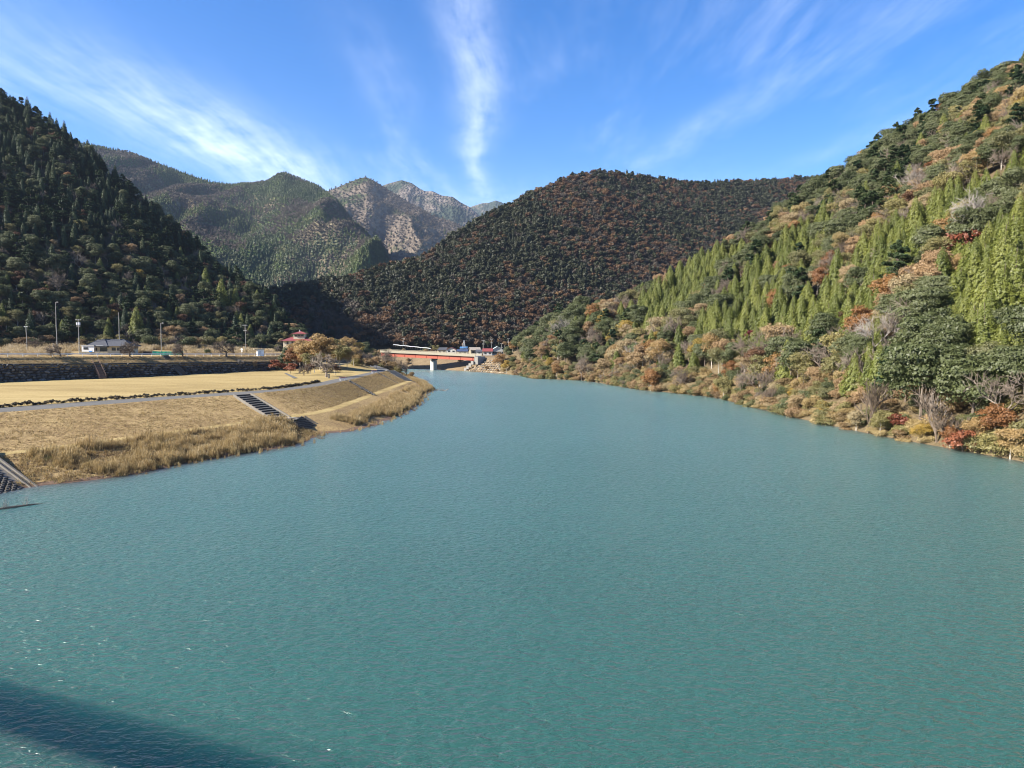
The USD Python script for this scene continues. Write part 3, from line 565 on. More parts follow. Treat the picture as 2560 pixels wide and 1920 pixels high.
# block revetment in the corner
rv = thing('block_revetment', 'stepped checkerboard of concrete blocks on the bank in the lower left corner', 'revetment', (0, 0, 0)); r = np.random.default_rng(4)
A0, B0 = at(0, 1158, 2.05), at(78, 1216, 0.0); u = (B0 - A0) / np.linalg.norm(B0 - A0); tn = np.array([-.37, -.93, 0.0]); tn -= u * tn.dot(u); tn /= np.linalg.norm(tn)
nn = 0
for i in range(-12, 17):
    for j in range(1, 20):
        c = A0 + u * (i * .44 + .2) + tn * (.75 + j * .62 + (i % 2) * .31); c2 = c + [0, 0, .10 + .02 * r.normal()]
        if c[2] < -.3 or nn >= 298 or proj(c)[0][0] < -60: continue
        m = MB(); m.box([0, 0, 0], [.34, .40, .30], bev=.05); v, f = m.mesh(); ang = math.atan2(u[1], u[0]); cc, ss = math.cos(ang), math.sin(ang)
        obj('block', (v @ np.array([[cc, ss, 0], [-ss, cc, 0], [0, 0, 1]]) + c2, f), 'step_dark', rv); nn += 1
m = MB(); e0, e1 = A0 - u * 7, A0 + u * 8.5
m.add([e0 + tn * .3 + [0, 0, .02], e1 + tn * .3 + [0, 0, .02], e1 + tn * 14 + [0, 0, .02], e0 + tn * 14 + [0, 0, .02]], [[0, 1, 2, 3]]); m.build('bed', 'old_concrete', rv)
ch = thing('gutter', 'pale concrete gutter running down the bank beside the block revetment', 'gutter', A0)
for o, w, h_ in ((.32, .14, .22), (-.32, .20, .24), (0, .52, .06)):
    m = MB(); pz = [0, 0, h_ - .06]; q0, q1 = -u * 7 + tn * o, u * (np.linalg.norm(B0 - A0) + .8) + tn * o
    s_ = tn * w / 2; m.prism([q0 + s_ + [0, 0, h_], q0 - s_ + [0, 0, h_], q0 - s_ - [0, 0, .4], q0 + s_ - [0, 0, .4]], 0, q1 - q0); m.build('kerb' if o else 'channel', 'old_concrete', ch)

# ------------------------------------------------------------------ guardrail
gr = thing('guardrail', 'long white guardrail along the road above the boulder wall', 'guardrail'); q = np.arange(120, 306, 3.0)
top = [MB(), MB()]; pts_ = np.stack([xs_guard(q), q, z_guard(q)], 1)
for hh, m in zip((.78, .45), top): m.tube(pts_ + [0, 0, hh], .11 if hh > .6 else .07, 6); m.build('rail', 'white_paint', gr)
for p in pts_:
    m = MB(); m.tube([p - [0, 0, .3], p + [0, 0, .86]], .07, 6); m.build('post', 'white_paint', gr)

# ------------------------------------------------------------------ poles, lamps, signs along the road
def utility_pole(px, top, base, label, arms=True, box=False, lamp=False, D=None, foot=False, name='utility_pole', cat='utility pole', mt='concrete_pole'):
    p = land_at(px, base) if D is None else np.array([*atD(px, base, D)]); h = (base - top) * p[1] / FPX
    if foot: zb = land_z(p[0], p[1]); h += p[2] - zb; p[2] = zb
    t = thing(name, label, cat, p)
    m = MB(); m.tube([[0, 0, -.5], [0, 0, h * .5], [0, 0, h]], [.17, .14, .11], 8); m.build('pole', mt, t)
    if arms:
        for zz, L in ((h - .35, 1.9), (h - 2.6, 1.5)):
            m = MB(); m.box([0, -.15, zz], [L, .1, .12]); m.build('crossarm', mt, t)
            for k in (-.45, -.2, .2, .45):
                m = MB(); m.tube([[k * L, -.15, zz + .06], [k * L, -.15, zz + .3]], [.06, .04], 6); m.build('insulator', 'white_paint', t)
    if box:
        for sx in (-.45, .45):
            m = MB(); m.tube([[sx, -.1, h - 2.1], [sx, -.1, h - 1.2]], .30, 8); m.build('transformer', 'white_paint', t)
    if lamp:
        m = MB(); m.tube([[0, 0, h - .1], [.5, -.2, h + .02], [.9, -.3, h]], .05, 5); m.build('arm', mt, t)
        for sx in ((-.35, .35) if lamp == 2 else (.8,)): m = MB(); m.box([sx, -.15, h], [.5, .28, .16], bev=.04); m.build('lamp', 'white_paint', t)
    return p, h
pole1 = utility_pole(198.4, 798, 883, 'utility pole with two pale transformers beside the white cabin', True, True)
pole2 = utility_pole(141.5, 756, 838, 'tall bare pole standing in the shrubs left of the transformer pole', False, False, 1, 255, True)
pole3 = utility_pole(299, 781.5, 862, 'slim utility pole behind the tiled house', False, D=262, foot=True)
utility_pole(67, 817, 861, 'short twin lamp post in the dry grass field at the left', False, False, 2, 240, True, name='lamp_post', cat='lamp post')
utility_pole(403.5, 808, 866, 'lamp post right of the tiled house, behind the green netting', False, False, 1, 262, True, name='lamp_post', cat='lamp post')
pole6 = utility_pole(614, 812, 868, 'utility pole in front of the dark trees near the red-roofed building', True, D=300, foot=True)
def wire(a, b, sag=1.0, label='thin electric wire strung between two utility poles'):
    a, b = np.asarray(a, float), np.asarray(b, float); t = np.linspace(0, 1, 14)[:, None]; p = a + (b - a) * t - np.array([0, 0, 1]) * sag * 4 * t * (1 - t)
    m = MB(); m.tube(p, .022, 3, False); tag(m.build('wire', 'dark_wood'), label, 'wire')
tp_ = lambda q, d=-.35: q[0] + [0, 0, q[1] + d]
wire(tp_(pole1), tp_(pole3), 1.0, 'thin wire from the transformer pole to the slim pole behind the house'); wire(tp_(pole2), tp_(pole3, -2.), 1.5, 'thin wire from the tall bare pole to the slim pole behind the house'); wire(tp_(pole3), tp_(pole6), 3.0, 'long thin wire from the slim pole to the pole near the lodge')
p = land_at(605, 889); t = thing('road_sign', 'white road sign on a post behind the guardrail', 'road sign', p); s_ = p[1] / FPX
m = MB(); m.tube([[0, 0, -.2], [0, 0, 19 * s_]], .06, 6); m.build('post', 'white_paint', t)
m = MB(); m.tube([[0, -.08, 15.5 * s_], [0, -.14, 15.5 * s_]], .42, 12); m.build('disc', 'white_paint', t); m = MB(); m.box([0, -.1, 11 * s_], [.6, .05, .35]); m.build('plate', 'white_paint', t)

# ------------------------------------------------------------------ buildings of the left bank
def hip_roof(t, cx, cy, z, w, d, h, ridge, mt, over=.5, name='roof'):
    x0, x1, y0, y1 = cx - w / 2 - over, cx + w / 2 + over, cy - d / 2 - over, cy + d / 2 + over; r0, r1 = cx - ridge / 2, cx + ridge / 2
    v = [[x0, y0, z], [x1, y0, z], [x1, y1, z], [x0, y1, z], [r0, cy, z + h], [r1, cy, z + h]]
    e = [[a, b, c - .14] for a, b, c in v[:4]]
    m = MB(); m.add(v + e, [[0, 1, 5, 4], [2, 3, 4, 5], [1, 2, 5, 5], [3, 0, 4, 4], [0, 6, 7, 1], [1, 7, 8, 2], [2, 8, 9, 3], [3, 9, 6, 0], [6, 9, 8, 7]]); ro = m.build(name, mt, t)
    m = MB(); m.tube([[r0, cy, z + h + .05], [r1, cy, z + h + .05]], .13, 6); 
    for a, b in ((0, 4), (1, 5), (2, 5), (3, 4)): m.tube([np.array(v[a]) + [0, 0, .04], np.array(v[b]) + [0, 0, .04]], .09, 5)
    m.build('ridge_cap', mt, ro); return ro
def gable_roof(t, cx, cy, z, w, d, h, mt, over=.5, axis='x'):
    a, b = (w / 2 + over, d / 2 + over) if axis == 'x' else (d / 2 + over, w / 2 + over); m = MB()
    pr = np.array([[-a, -b, 0], [-a, 0, h], [-a, b, 0], [-a, b, -.15], [-a, 0, h - .15], [-a, -b, -.15]]); q = pr + [2 * a, 0, 0]
    if axis != 'x': pr, q = pr[:, [1, 0, 2]], q[:, [1, 0, 2]]
    m.add(np.vstack([pr, q]) + [cx, cy, z], [[i, (i + 1) % 6, 6 + (i + 1) % 6, 6 + i] for i in range(6)] + [[0, 1, 4, 5], [1, 2, 3, 4], [6, 11, 10, 7], [7, 10, 9, 8]]); ro = m.build('roof', mt, t)
    g = []; a2, b2 = a - over - .05, b - over
    for s in (-1, 1):
        tri = np.array([[s * a2, -b2, -.1], [s * a2, b2, -.1], [s * a2, 0, h * b2 / b]]); tri = tri if axis == 'x' else tri[:, [1, 0, 2]]
        g.append(MB().add(tri + [cx, cy, z], [[0, 1, 2]]))
    return ro, g
def window(t, x, y, z, w, h, face='y', mt='window_dark', fr='dark_wood'):
    m = MB(); s = [w, .06, h] if face == 'y' else [.06, w, h]; m.box([x, y, z], s); o = m.build('window', mt, t)
    m = MB(); b = .07
    for dx, dz, ww, hh in ((0, h / 2, w + 2 * b, b), (0, -h / 2, w + 2 * b, b), (-w / 2, 0, b, h), (w / 2, 0, b, h), (0, 0, b * .7, h)):
        m.box([x + (dx if face == 'y' else 0), y + (0 if face == 'y' else dx), z + dz], [ww, .1, hh] if face == 'y' else [.1, ww, hh])
    m.build('frame', fr, o)
# tiled house
p = land_at(268, 886); s_ = p[1] / FPX; p[2] = max(p[2], 15 - 26.5 * s_); hs = thing('house', 'single-storey house with a dark tiled hip roof beside the road', 'house', p, .12)
W, Dp, He = 97 * s_, 8.0, 21 * s_
m = MB(); m.box([4 * s_, Dp / 2, He / 2 - .3], [W, Dp, He + .6]); m.build('wall', 'cream_wall', hs)
hip_roof(hs, 4 * s_, Dp / 2, He, W, Dp, 16.5 * s_, W * .52, 'slate_roof', .9)
hip_roof(hs, -22 * s_, Dp / 2 - 1.2, He + .02, 42 * s_, Dp - 2, 15 * s_, 18 * s_, 'slate_roof', .8, 'lower_roof')
m = MB(); m.box([-8 * s_, -.9, 18.5 * s_], [26 * s_, 2.0, .18]); m.build('porch_roof', 'slate_roof', hs)
m = MB(); m.box([-8 * s_, -.04, 12.5 * s_], [17 * s_, .1, 11 * s_]); m.build('entrance', 'window_dark', hs)
for cx, w in ((-38, 7), (-27, 7), (16, 9), (28, 8)): window(hs, cx * s_, -.06, 13 * s_, w * s_, 7 * s_)
m = MB(); m.box([43 * s_, -.06, 12 * s_], [25 * s_, .14, 18 * s_]); m.build('timber_front', 'dark_wood', hs)
for k in range(3): m = MB(); m.box([43 * s_, -.25, (6 + 5 * k) * s_], [26 * s_, .3, .14]); m.build('rail', 'old_concrete', hs)
gw = thing('garden_wall', 'low cream wall of panels in front of the tiled house', 'wall', p + [0, 0, 0], .12)
for a, b in ((-52, -38), (-37.5, -28), (-17, -6), (-5.5, 4), (4.5, 14)):
    m = MB(); m.box([(a + b) / 2 * s_, -4.2, 3.4 * s_], [(b - a) * s_, .18, 7.4 * s_]); m.build('panel', 'cream_paint', gw)
m = MB(); m.box([-22.5 * s_, -4.2, 3.0 * s_], [9 * s_, .12, 6.4 * s_]); m.build('gate', 'old_concrete', gw)
m = MB(); m.box([22.5 * s_, -4.2, 2.0 * s_], [16 * s_, .18, 5 * s_]); m.build('panel', 'old_concrete', gw)
# white cabin with a blue sign and a lean-to
p2 = land_at(220, 885); s2 = p2[1] / FPX; cb = thing('cabin', 'small white flat-roofed cabin with one window left of the tiled house', 'cabin', p2, .1)
m = MB(); m.box([0, 2.2, 10.5 * s2], [29 * s2, 4.4, 21.5 * s2]); m.build('wall', 'white_paint', cb); m = MB(); m.box([0, 2.2, 21.6 * s2], [31 * s2, 5.0, .2]); m.build('roof', 'grey_steel', cb)
window(cb, -5 * s2, -.03, 14 * s2, 10 * s2, 5 * s2)
m = MB(); m.box([25 * s2, 2.6, 21.2 * s2], [21 * s2, 4.2, .15]); m.build('lean_to_roof', 'grey_steel', cb); m = MB(); m.box([25 * s2, 4.4, 10 * s2], [21 * s2, .15, 20 * s2]); m.build('back_wall', 'old_concrete', cb)
sg = thing('sign_board', 'small blue and white sign board leaning on the white cabin', 'sign', p2 + [9.5 * s2, -.7, 0], .1); m = MB(); m.box([0, 0, 4.4 * s2], [9 * s2, .1, 9 * s2]); m.build('board', 'white_paint', sg); m = MB(); m.box([0, -.07, 5.6 * s2], [7 * s2, .04, 4 * s2]); m.build('face', 'sign_blue', sg)
# green netting
p = land_at(420, 888.5); s3 = p[1] / FPX; p[2] += .1; nf = thing('net_fence', 'bright green netting fence panels beside the road', 'fence', p, .35)
for k in range(4):
    x0 = (-35 + 17.5 * k) * s3; mm = []; X = np.linspace(0, 17.2 * s3, 9); Z = np.linspace(0, 9.5 * s3, 4); g_ = np.stack(np.meshgrid(x0 + X, Z, indexing='ij'), -1); yv = .1 * np.sin(g_[..., 0] * 2.6 + k) * np.cos(g_[..., 1])
    obj('net', (np.stack([g_[..., 0], yv, g_[..., 1]], -1).reshape(-1, 3), grid_faces(9, 4)), 'net_green', nf)
for k in range(5): m = MB(); m.tube([[(-35 + 17.5 * k) * s3, .12, -.3], [(-35 + 17.5 * k) * s3, .12, 10 * s3]], .05, 5); m.build('post', 'grey_steel', nf)
lb = thing('low_wall', 'low dark wall between the tiled house and the green netting', 'wall', land_at(372, 887), .2); m = MB(); m.box([0, 0, .5], [26 * s3, .3, 1.6]); m.build('wall', 'dark_wood', lb)
# white hut
p = land_at(652, 890); s4 = p[1] / FPX; ht = thing('hut', 'small white hut with a flat pinkish roof at the far end of the guardrail', 'hut', p, .5)
m = MB(); m.box([0, 1.2, 8 * s4], [15 * s4, 2.6, 17 * s4]); m.build('wall', 'white_paint', ht); m = MB(); m.box([-3 * s4, 1.2, 17 * s4], [25 * s4, 3.4, .22]); m.build('roof', 'cream_paint', ht)
window(ht, 7.6 * s4, 1.2, 9 * s4, 1.0, 1.0, 'x'); m = MB(); m.box([-2 * s4, -.13, 6.5 * s4], [5 * s4, .06, 12 * s4]); m.build('door', 'grey_steel', ht)
# shelter at the left edge
p = land_at(-4, 862); s5 = p[1] / FPX; sh = thing('shelter', 'open shelter with a deep cream fascia at the left edge', 'shelter', p, 0)
m = MB(); m.box([0, 2, 26 * s5], [52 * s5, 5, 9 * s5]); m.build('roof', 'cream_paint', sh); m = MB(); m.box([0, 4.2, 11 * s5], [50 * s5, .2, 24 * s5]); m.build('back_wall', 'dark_wood', sh)
for k in (-24, -8, 8, 24): m = MB(); m.tube([[k * s5, -.2, -.3], [k * s5, -.2, 22 * s5]], .09, 6); m.build('post', 'dark_wood', sh)
# red-roofed building with a square lookout tower
p = land_at(742, 872); p = atD(742, 878, 318); s6 = p[1] / FPX; rb = thing('lodge', 'cream lodge with a red roof and a square lookout tower behind the autumn trees', 'lodge', p, .12)
m = MB(); m.box([0, 5, 9.5 * s6], [66 * s6, 10, 33 * s6]); m.build('wall', 'cream_wall', rb); hip_roof(rb, 0, 5, 26 * s6, 66 * s6, 10, 9 * s6, 40 * s6, 'red_roof', .9)
m = MB(); m.box([4 * s6, 4.5, 35 * s6], [27 * s6, 4.8, 18 * s6]); m.build('tower', 'cream_wall', rb); hip_roof(rb, 4 * s6, 4.5, 44 * s6, 27 * s6, 4.8, 6 * s6, .3, 'red_roof', .7, 'tower_roof')
m = MB(); m.tube([[4 * s6, 4.5, 49 * s6], [4 * s6, 4.5, 54 * s6]], [.25, .04], 6); m.build('finial', 'white_paint', rb)
for k in range(3): window(rb, (-4 + 8 * k) * s6, 2.05, 39.5 * s6, 6.6 * s6, 4.5 * s6)
for k in (-22, -10, 6, 20): window(rb, k * s6, -.06, 21 * s6, 4 * s6, 6 * s6)

# ------------------------------------------------------------------ small things on the path and lawn
def barrier(px, py, label):
    p = at(px, py, Z_LAWN); t = thing('barrier', label, 'barrier', p, .9)
    for zz, mt in ((.75, 'barrier_pink'), (.45, 'white_paint')): m = MB(); m.box([0, 0, zz], [2.3, .06, .22]); m.build('board', mt, t)
    for sx in (-.9, .9): m = MB(); m.tube([[sx, -.35, 0], [sx, 0, .9], [sx, .35, 0]], .04, 5); m.build('leg', 'white_paint', t)
barrier(857, 951.5, 'pink and white barrier standing across the footpath'); barrier(936, 933, 'small pink barrier at the far bend of the footpath')
p = at(822, 946, Z_LAWN); t = thing('stone_marker', 'short brown stone post at the end of the shrub row', 'marker', p); m = MB(); m.box([0, 0, .55], [.5, .45, 1.2], bev=.08); m.build('post', 'old_concrete', t); m = MB(); m.box([0, 0, 1.22], [.62, .55, .16], bev=.05); m.build('cap', 'stone_pale', t)
m = MB(); q = [at(a, b, Z_LAWN + .12) for a, b in ((710, 933), (716, 932.3), (744, 944.5), (733, 945.5))]; m.add(q, [[0, 1, 2, 3]]); tag(m.build('paved_path', 'asphalt'), 'short grey paved path on the lawn in front of the red maples', None, None, 'structure')
lg = at(0, 1274, 0.0); le = at(120, 1257, 0.0); t = thing('log', 'long dark driftwood log floating in the lower left corner', 'log', lg)
v = le - lg; m = MB(); m.tube([-v * .35, v * .3 + [0, 0, .04], v * .7 + [0, 0, .02], v + [0, 0, -.05]], [.16, .14, .09, .03], 7); m.build('trunk', 'bark', t)
r = np.random.default_rng(9)
for f in (.05, .1, .16, .5, .54):
    m = MB(); 
    for k in range(7): m.tube([v * f, v * f + [r.normal() * .25, r.normal() * .25, r.uniform(.4, 1.0)]], [.018, .006], 3, False)
    m.build('branch', 'pale_twig', t)
t = thing('driftwood', 'small pale driftwood branch floating off the grassy point', 'driftwood', at(1110, 977, 0)); m = MB()
for k in range(9): m.tube([[0, 0, 0], [r.normal() * .9, r.normal() * .7, r.uniform(.1, .9)]], [.09, .03], 4, False)
m.build('branch', 'pale_twig', t)

# ------------------------------------------------------------------ the red bridge
br = thing('girder_bridge', 'red steel girder bridge on one white concrete pier across the lake', 'bridge')
E0, E1 = np.array([-19., 395.]), np.array([-77., 427.]); du = E1 - E0; Lb = np.linalg.norm(du); du /= Lb; nb_ = np.array([-du[1], du[0]])
if nb_[1] > 0: nb_ = -nb_
def deckz(s): return 9.0 + 1.9 * s / 62.0
def beam(off, w, ztop, zbot, s0=0, s1=None, name='girder', mt='bridge_red', par=br, seg=12):
    m = MB(); S = np.linspace(s0, Lb if s1 is None else s1, seg + 1)
    a = np.array([[*(E0 + du * s + nb_ * (off + sg * w / 2)), deckz(s) + zz] for s in S for sg, zz in ((-1, ztop), (1, ztop), (1, zbot), (-1, zbot))]); f = []
    for i in range(seg): f += [[4 * i + j, 4 * i + (j + 1) % 4, 4 * i + 4 + (j + 1) % 4, 4 * i + 4 + j] for j in range(4)]
    f += [[0, 3, 2, 1], [4 * seg, 4 * seg + 1, 4 * seg + 2, 4 * seg + 3]]; m.add(a, f); return m.build(name, mt, par)
beam(0, 7.0, -.55, -.95, name='deck', mt='pier_concrete')
for o in (2.4, -2.4): beam(o, .35, -.96, -3.1, 1.0, None); beam(o, .9, -3.1, -3.2, 1.0, None, 'flange')
for o in (3.4, -3.4): beam(o, .3, 0.2, -1.0, -.5, None, 'parapet', 'cream_paint'); 
beam(3.4, .1, .75, .62, -.5, None, 'handrail', 'cream_paint'); beam(-3.4, .1, .75, .62, -.5, None, 'handrail', 'cream_paint')
for k in range(22):
    s = Lb * (k + .5) / 22
    for o in (3.4, -3.4): m = MB(); c = [*(E0 + du * s + nb_ * o), deckz(s) + .4]; m.box(c, [.12, .12, .6]); m.build('rail_post', 'cream_paint', br)
for k in range(9):
    s = 2 + (Lb - 4) * k / 8; m = MB(); m.box([*(E0 + du * s + nb_ * 2.6), deckz(s) - 2.0], [.16, .3, 2.1], math.atan2(du[1], du[0])); m.build('stiffener', 'bridge_red', br)
sp = 30.0; pc = E0 + du * sp; m = MB(); m.box([pc[0], pc[1], (deckz(sp) - 4.4) / 2 - 1.5], [2.6, 3.6, deckz(sp) - 1.4], math.atan2(du[1], du[0]), .25); pr_ = m.build('pier', 'pier_concrete', br)
m = MB(); m.box([pc[0], pc[1], deckz(sp) - 3.8], [1.6, 6.2, 1.1], math.atan2(du[1], du[0]), .1); m.build('pier_cap', 'old_concrete', pr_)
m = MB(); m.box([*(E0 - du * 1.2), 5.9], [2.4, 7.6, 4.4], math.atan2(du[1], du[0]), .1); m.build('abutment', 'concrete', br)
for k in range(4):
    m = MB(); m.box([*(E0 + du * (.8 + 1.5 * k) + nb_ * 4.4), 4.6 - 1.25 * k], [1.7, .7, 2.0], math.atan2(du[1], du[0]), .1); m.build('wing_wall', 'concrete', br)
# stepped revetment on the far right bank
rv = thing('terraced_revetment', 'terraced stone revetment on the bank right of the red bridge', 'revetment'); r = np.random.default_rng(77)
Ab, Bb = catm(A[1:5], 60), catm(B[1:5], 60); nst = 0
for row in range(7):
    f = .12 + row * .105; i = 3
    while i < 36:
        w = r.uniform(1.5, 2.6); j = int(i); c = Ab[j] * (1 - f) + Bb[j] * f
        if nst < 298:
            v, fc = lump(r, (1.5, 1.9, .62)); v = v + c + [0, 0, .25]; obj('stone', (v, fc), 'stone_tan' if r.random() < .8 else 'stone_pale', rv); nst += 1
        i += w * .42

# ------------------------------------------------------------------ the village behind the bridge
def village_house(px0, px1, top, base, D, roof, walls, label, axis='x', rz=0.0, name='house', rh=.42, win=2):
    p = atD((px0 + px1) / 2, base, D); s = D / FPX; w, h = (px1 - px0) * s, (base - top) * s; t = thing(name, label, 'house', p, rz); hw = h * (1 - rh); w *= .86
    m = MB(); m.box([0, 3, hw / 2 - .8], [w, 6, hw + 1.6]); m.build('wall', walls, t)
    ro, g = gable_roof(t, 0, 3, hw, w, 6, h * rh, roof, .5, axis); [q_.build('gable', walls, t) for q_ in g]
    for k in range(win): window(t, (k - (win - 1) / 2) * w / max(win, 1), -.05, hw * .5, w * .22, hw * .38)
    return t
village_house(1092, 1117, 868.5, 883, 452, 'slate_roof', 'cream_wall', 'grey-roofed house leftmost behind the red bridge')
village_house(1115, 1141, 867.5, 883, 440, 'red_roof', 'village_white', 'white gabled house with a reddish roof behind the bridge', 'y')
village_house(1142, 1170, 873, 885, 432, 'navy_roof', 'cream_wall', 'low house with a dark blue roof behind the bridge')
village_house(1150, 1168, 866.5, 876, 470, 'tarp_blue', 'grey_steel', 'small building under a bright blue cover above the dark blue roof', win=1)
village_house(1175, 1203, 868, 885, 440, 'old_roof', 'cream_paint', 'two-storey house with a brown gable roof above the bridge end', 'x', .25)
village_house(1206, 1232, 871, 888, 425, 'red_roof', 'village_white', 'house with a faded red roof right of the bridge end')
village_house(1227, 1260, 866, 888, 432, 'pale_roof', 'village_white', 'tall white house with a pale roof at the foot of the right hillside', 'y', .1, win=4)
village_house(1190, 1206, 874, 886, 425, 'slate_roof', 'village_white', 'small white shed in front of the brown-roofed house', win=1)
for px, top, base, D, lb in ((1160, 850, 868, 470, None), (1208, 850, 882, 440, 'thin pole between the brown and the faded red roof'), (1254, 858, 880, 430, 'thin pole beside the tall white house'), (1229, 848, 868, 480, 'thin pole above the faded red roof'), (1271, 846, 866, 470, 'thin pole at the foot of the right hillside'), (1008, 845, 862, 470, 'thin pole by the far road left of the village')):
    if lb: utility_pole(px, top, base, lb, True, D=D)
p = atD(1160, 868, 470); ms = thing('lattice_mast', 'grey lattice mast rising above the blue cover in the village', 'mast', p); s_ = 470 / FPX
for sx, sy in ((-.8, -.8), (.8, -.8), (.8, .8), (-.8, .8)): m = MB(); m.tube([[sx, sy, 0], [sx * .5, sy * .5, 17 * s_]], .09, 4); m.build('leg', 'grey_steel', ms)
for k in range(6):
    z0, z1 = 17 * s_ * k / 6, 17 * s_ * (k + 1) / 6; m = MB(); a_, b_ = .8 - .3 * k / 6, .8 - .3 * (k + 1) / 6
    for c in ((-1, -1, 1, -1), (1, -1, 1, 1), (1, 1, -1, 1), (-1, 1, -1, -1)): m.tube([[c[0] * a_, c[1] * a_, z0], [c[2] * b_, c[3] * b_, z1]], .05, 3, False)
    m.build('brace', 'grey_steel', ms)
m = MB(); q0, q1 = atD(983, 861.5, 480), atD(1077, 871, 452)
for f in np.linspace(0, 1, 16): m.tube([q0 + (q1 - q0) * f - [0, 0, 1.6], q0 + (q1 - q0) * f], .06, 4)
fr = thing('road_barrier', 'white barrier along the sloping far road left of the village', 'guardrail'); m.build('posts', 'old_concrete', fr); m = MB(); m.tube([q0, (q0 + q1) / 2, q1], .2, 5); m.build('rail', 'grey_steel', fr)

# ------------------------------------------------------------------ the footbridge the photographer stands on (its shadow falls on the lake)
fb = thing('footbridge', 'narrow steel footbridge from which the lake is seen', 'footbridge', (0, 0, 0), math.atan2(-.38, .92))
arch = lambda x: 6.3 * math.sin(min(1.0, max(0, -x) / 46) * PI / 2) ** 1.2            # it arches up towards the left bank
fx = np.linspace(46, -72, 40)
def run(y_, w, z0, z1, name):
    m = MB(); v = np.array([[x, y_ + sy * w / 2, arch(x) + zz] for x in fx for sy, zz in ((-1, z1), (1, z1), (1, z0), (-1, z0))]); n = len(fx)
    m.add(v, [[4 * i + j, 4 * i + (j + 1) % 4, 4 * i + 4 + (j + 1) % 4, 4 * i + 4 + j] for i in range(n - 1) for j in range(4)]); m.build(name, 'grey_steel', fb)
run(-1.0, 1.4, 13.12, 13.28, 'deck')
for y_ in (-.45, -1.55): run(y_, .25, 11.9, 13.1, 'girder')
for y_ in (-.33, -1.67):
    run(y_, .05, 14.27, 14.33, 'handrail'); run(y_, .03, 13.75, 13.79, 'rail')
    for x in np.arange(44, -72, -2.0): m = MB(); m.box([x, y_, 13.78 + arch(x)], [.06, .06, 1.0]); m.build('rail_post', 'grey_steel', fb)
# ------------------------------------------------------------------ trees
def cards(P, N, size, rng, aspect=0.6, jit=0.5):
    """one small leaf clump (a bent triangle pair) at each point, facing roughly along N"""
    n = len(P); N = N + jit * rng.normal(size=(n, 3)); N /= np.linalg.norm(N, axis=1, keepdims=True) + 1e-9
    a = np.cross(N, rng.normal(size=(n, 3))); a /= np.linalg.norm(a, axis=1, keepdims=True) + 1e-9; b = np.cross(N, a)
    s = (np.broadcast_to(size, (n,)) * rng.uniform(0.6, 1.35, n))[:, None]
    v = np.stack([P - a * s * .6 - b * s * aspect * .5, P + a * s * .55 - b * s * aspect * rng.uniform(.2, .7, (n, 1)), P + a * s * rng.uniform(-.2, .5, (n, 1)) + b * s * aspect], 1)
    return v.reshape(-1, 3), np.arange(3 * n).reshape(-1, 3)
def trunk_mesh(h, r, rng, limbs=0, reach=3.0, lean=0.03, n=6, top=0.97):
    m = MB(); x = rng.normal(size=2) * lean * h
    t = np.linspace(0, 1, 5); p = np.stack([x[0] * t ** 1.6, x[1] * t ** 1.6, -0.6 + (h * top + .6) * t], 1)
    m.tube(p, r * (1.15 - 1.0 * t), n)
    for k in range(limbs):
        f = rng.uniform(.3, .8); q = p[0] + (p[-1] - p[0]) * f; w = rng.uniform(0, 2 * PI); L = reach * rng.uniform(.6, 1)
        d = np.array([math.cos(w), math.sin(w), rng.uniform(.4, 1.1)]); d /= np.linalg.norm(d)
        m.tube([q, q + d * L * .5, q + d * L + [0, 0, .15 * L]], [r * .42, r * .28, r * .08], 4, False)
    return m.mesh()
def cedar_crown(h, r, n, size, rng, base=0.12, layers=11, power=0.8):
    t = 1 - rng.random(n) ** 0.62; t = base + (1 - base) * np.clip(1 - t, 0, 1); t = np.clip(t, base, 0.995)
    t = base + (1 - base) * (1 - np.sqrt(rng.random(n)))
    w = rng.uniform(0, 2 * PI, n); ph = 2 * PI * layers * t + 5.0 * np.sin(w + .6) + 3.4 * np.sin(w * 2 + 1) + 2.4 * np.sin(w * 5)
    R = r * ((1 - t) / (1 - base)) ** power * (0.84 + 0.12 * np.sin(ph) + 0.14 * np.sin(5 * w + 9 * t) + 0.08 * np.sin(11 * w - 6 * t)) * (0.90 + 0.14 * np.sin(3 * w + 5 * t)) + 0.12
    R *= np.where(t < base + .12, 0.75 + 2.0 * (t - base), 1)
    q = R * rng.random(n) ** 0.22
    P = np.stack([q * np.cos(w), q * np.sin(w), h * t - 0.16 * q], 1)
    N = np.stack([np.cos(w), np.sin(w), np.full(n, 0.75)], 1)
    return cards(P, N, size * (0.55 + .7 * (1 - t)), rng, 0.55, 0.42)
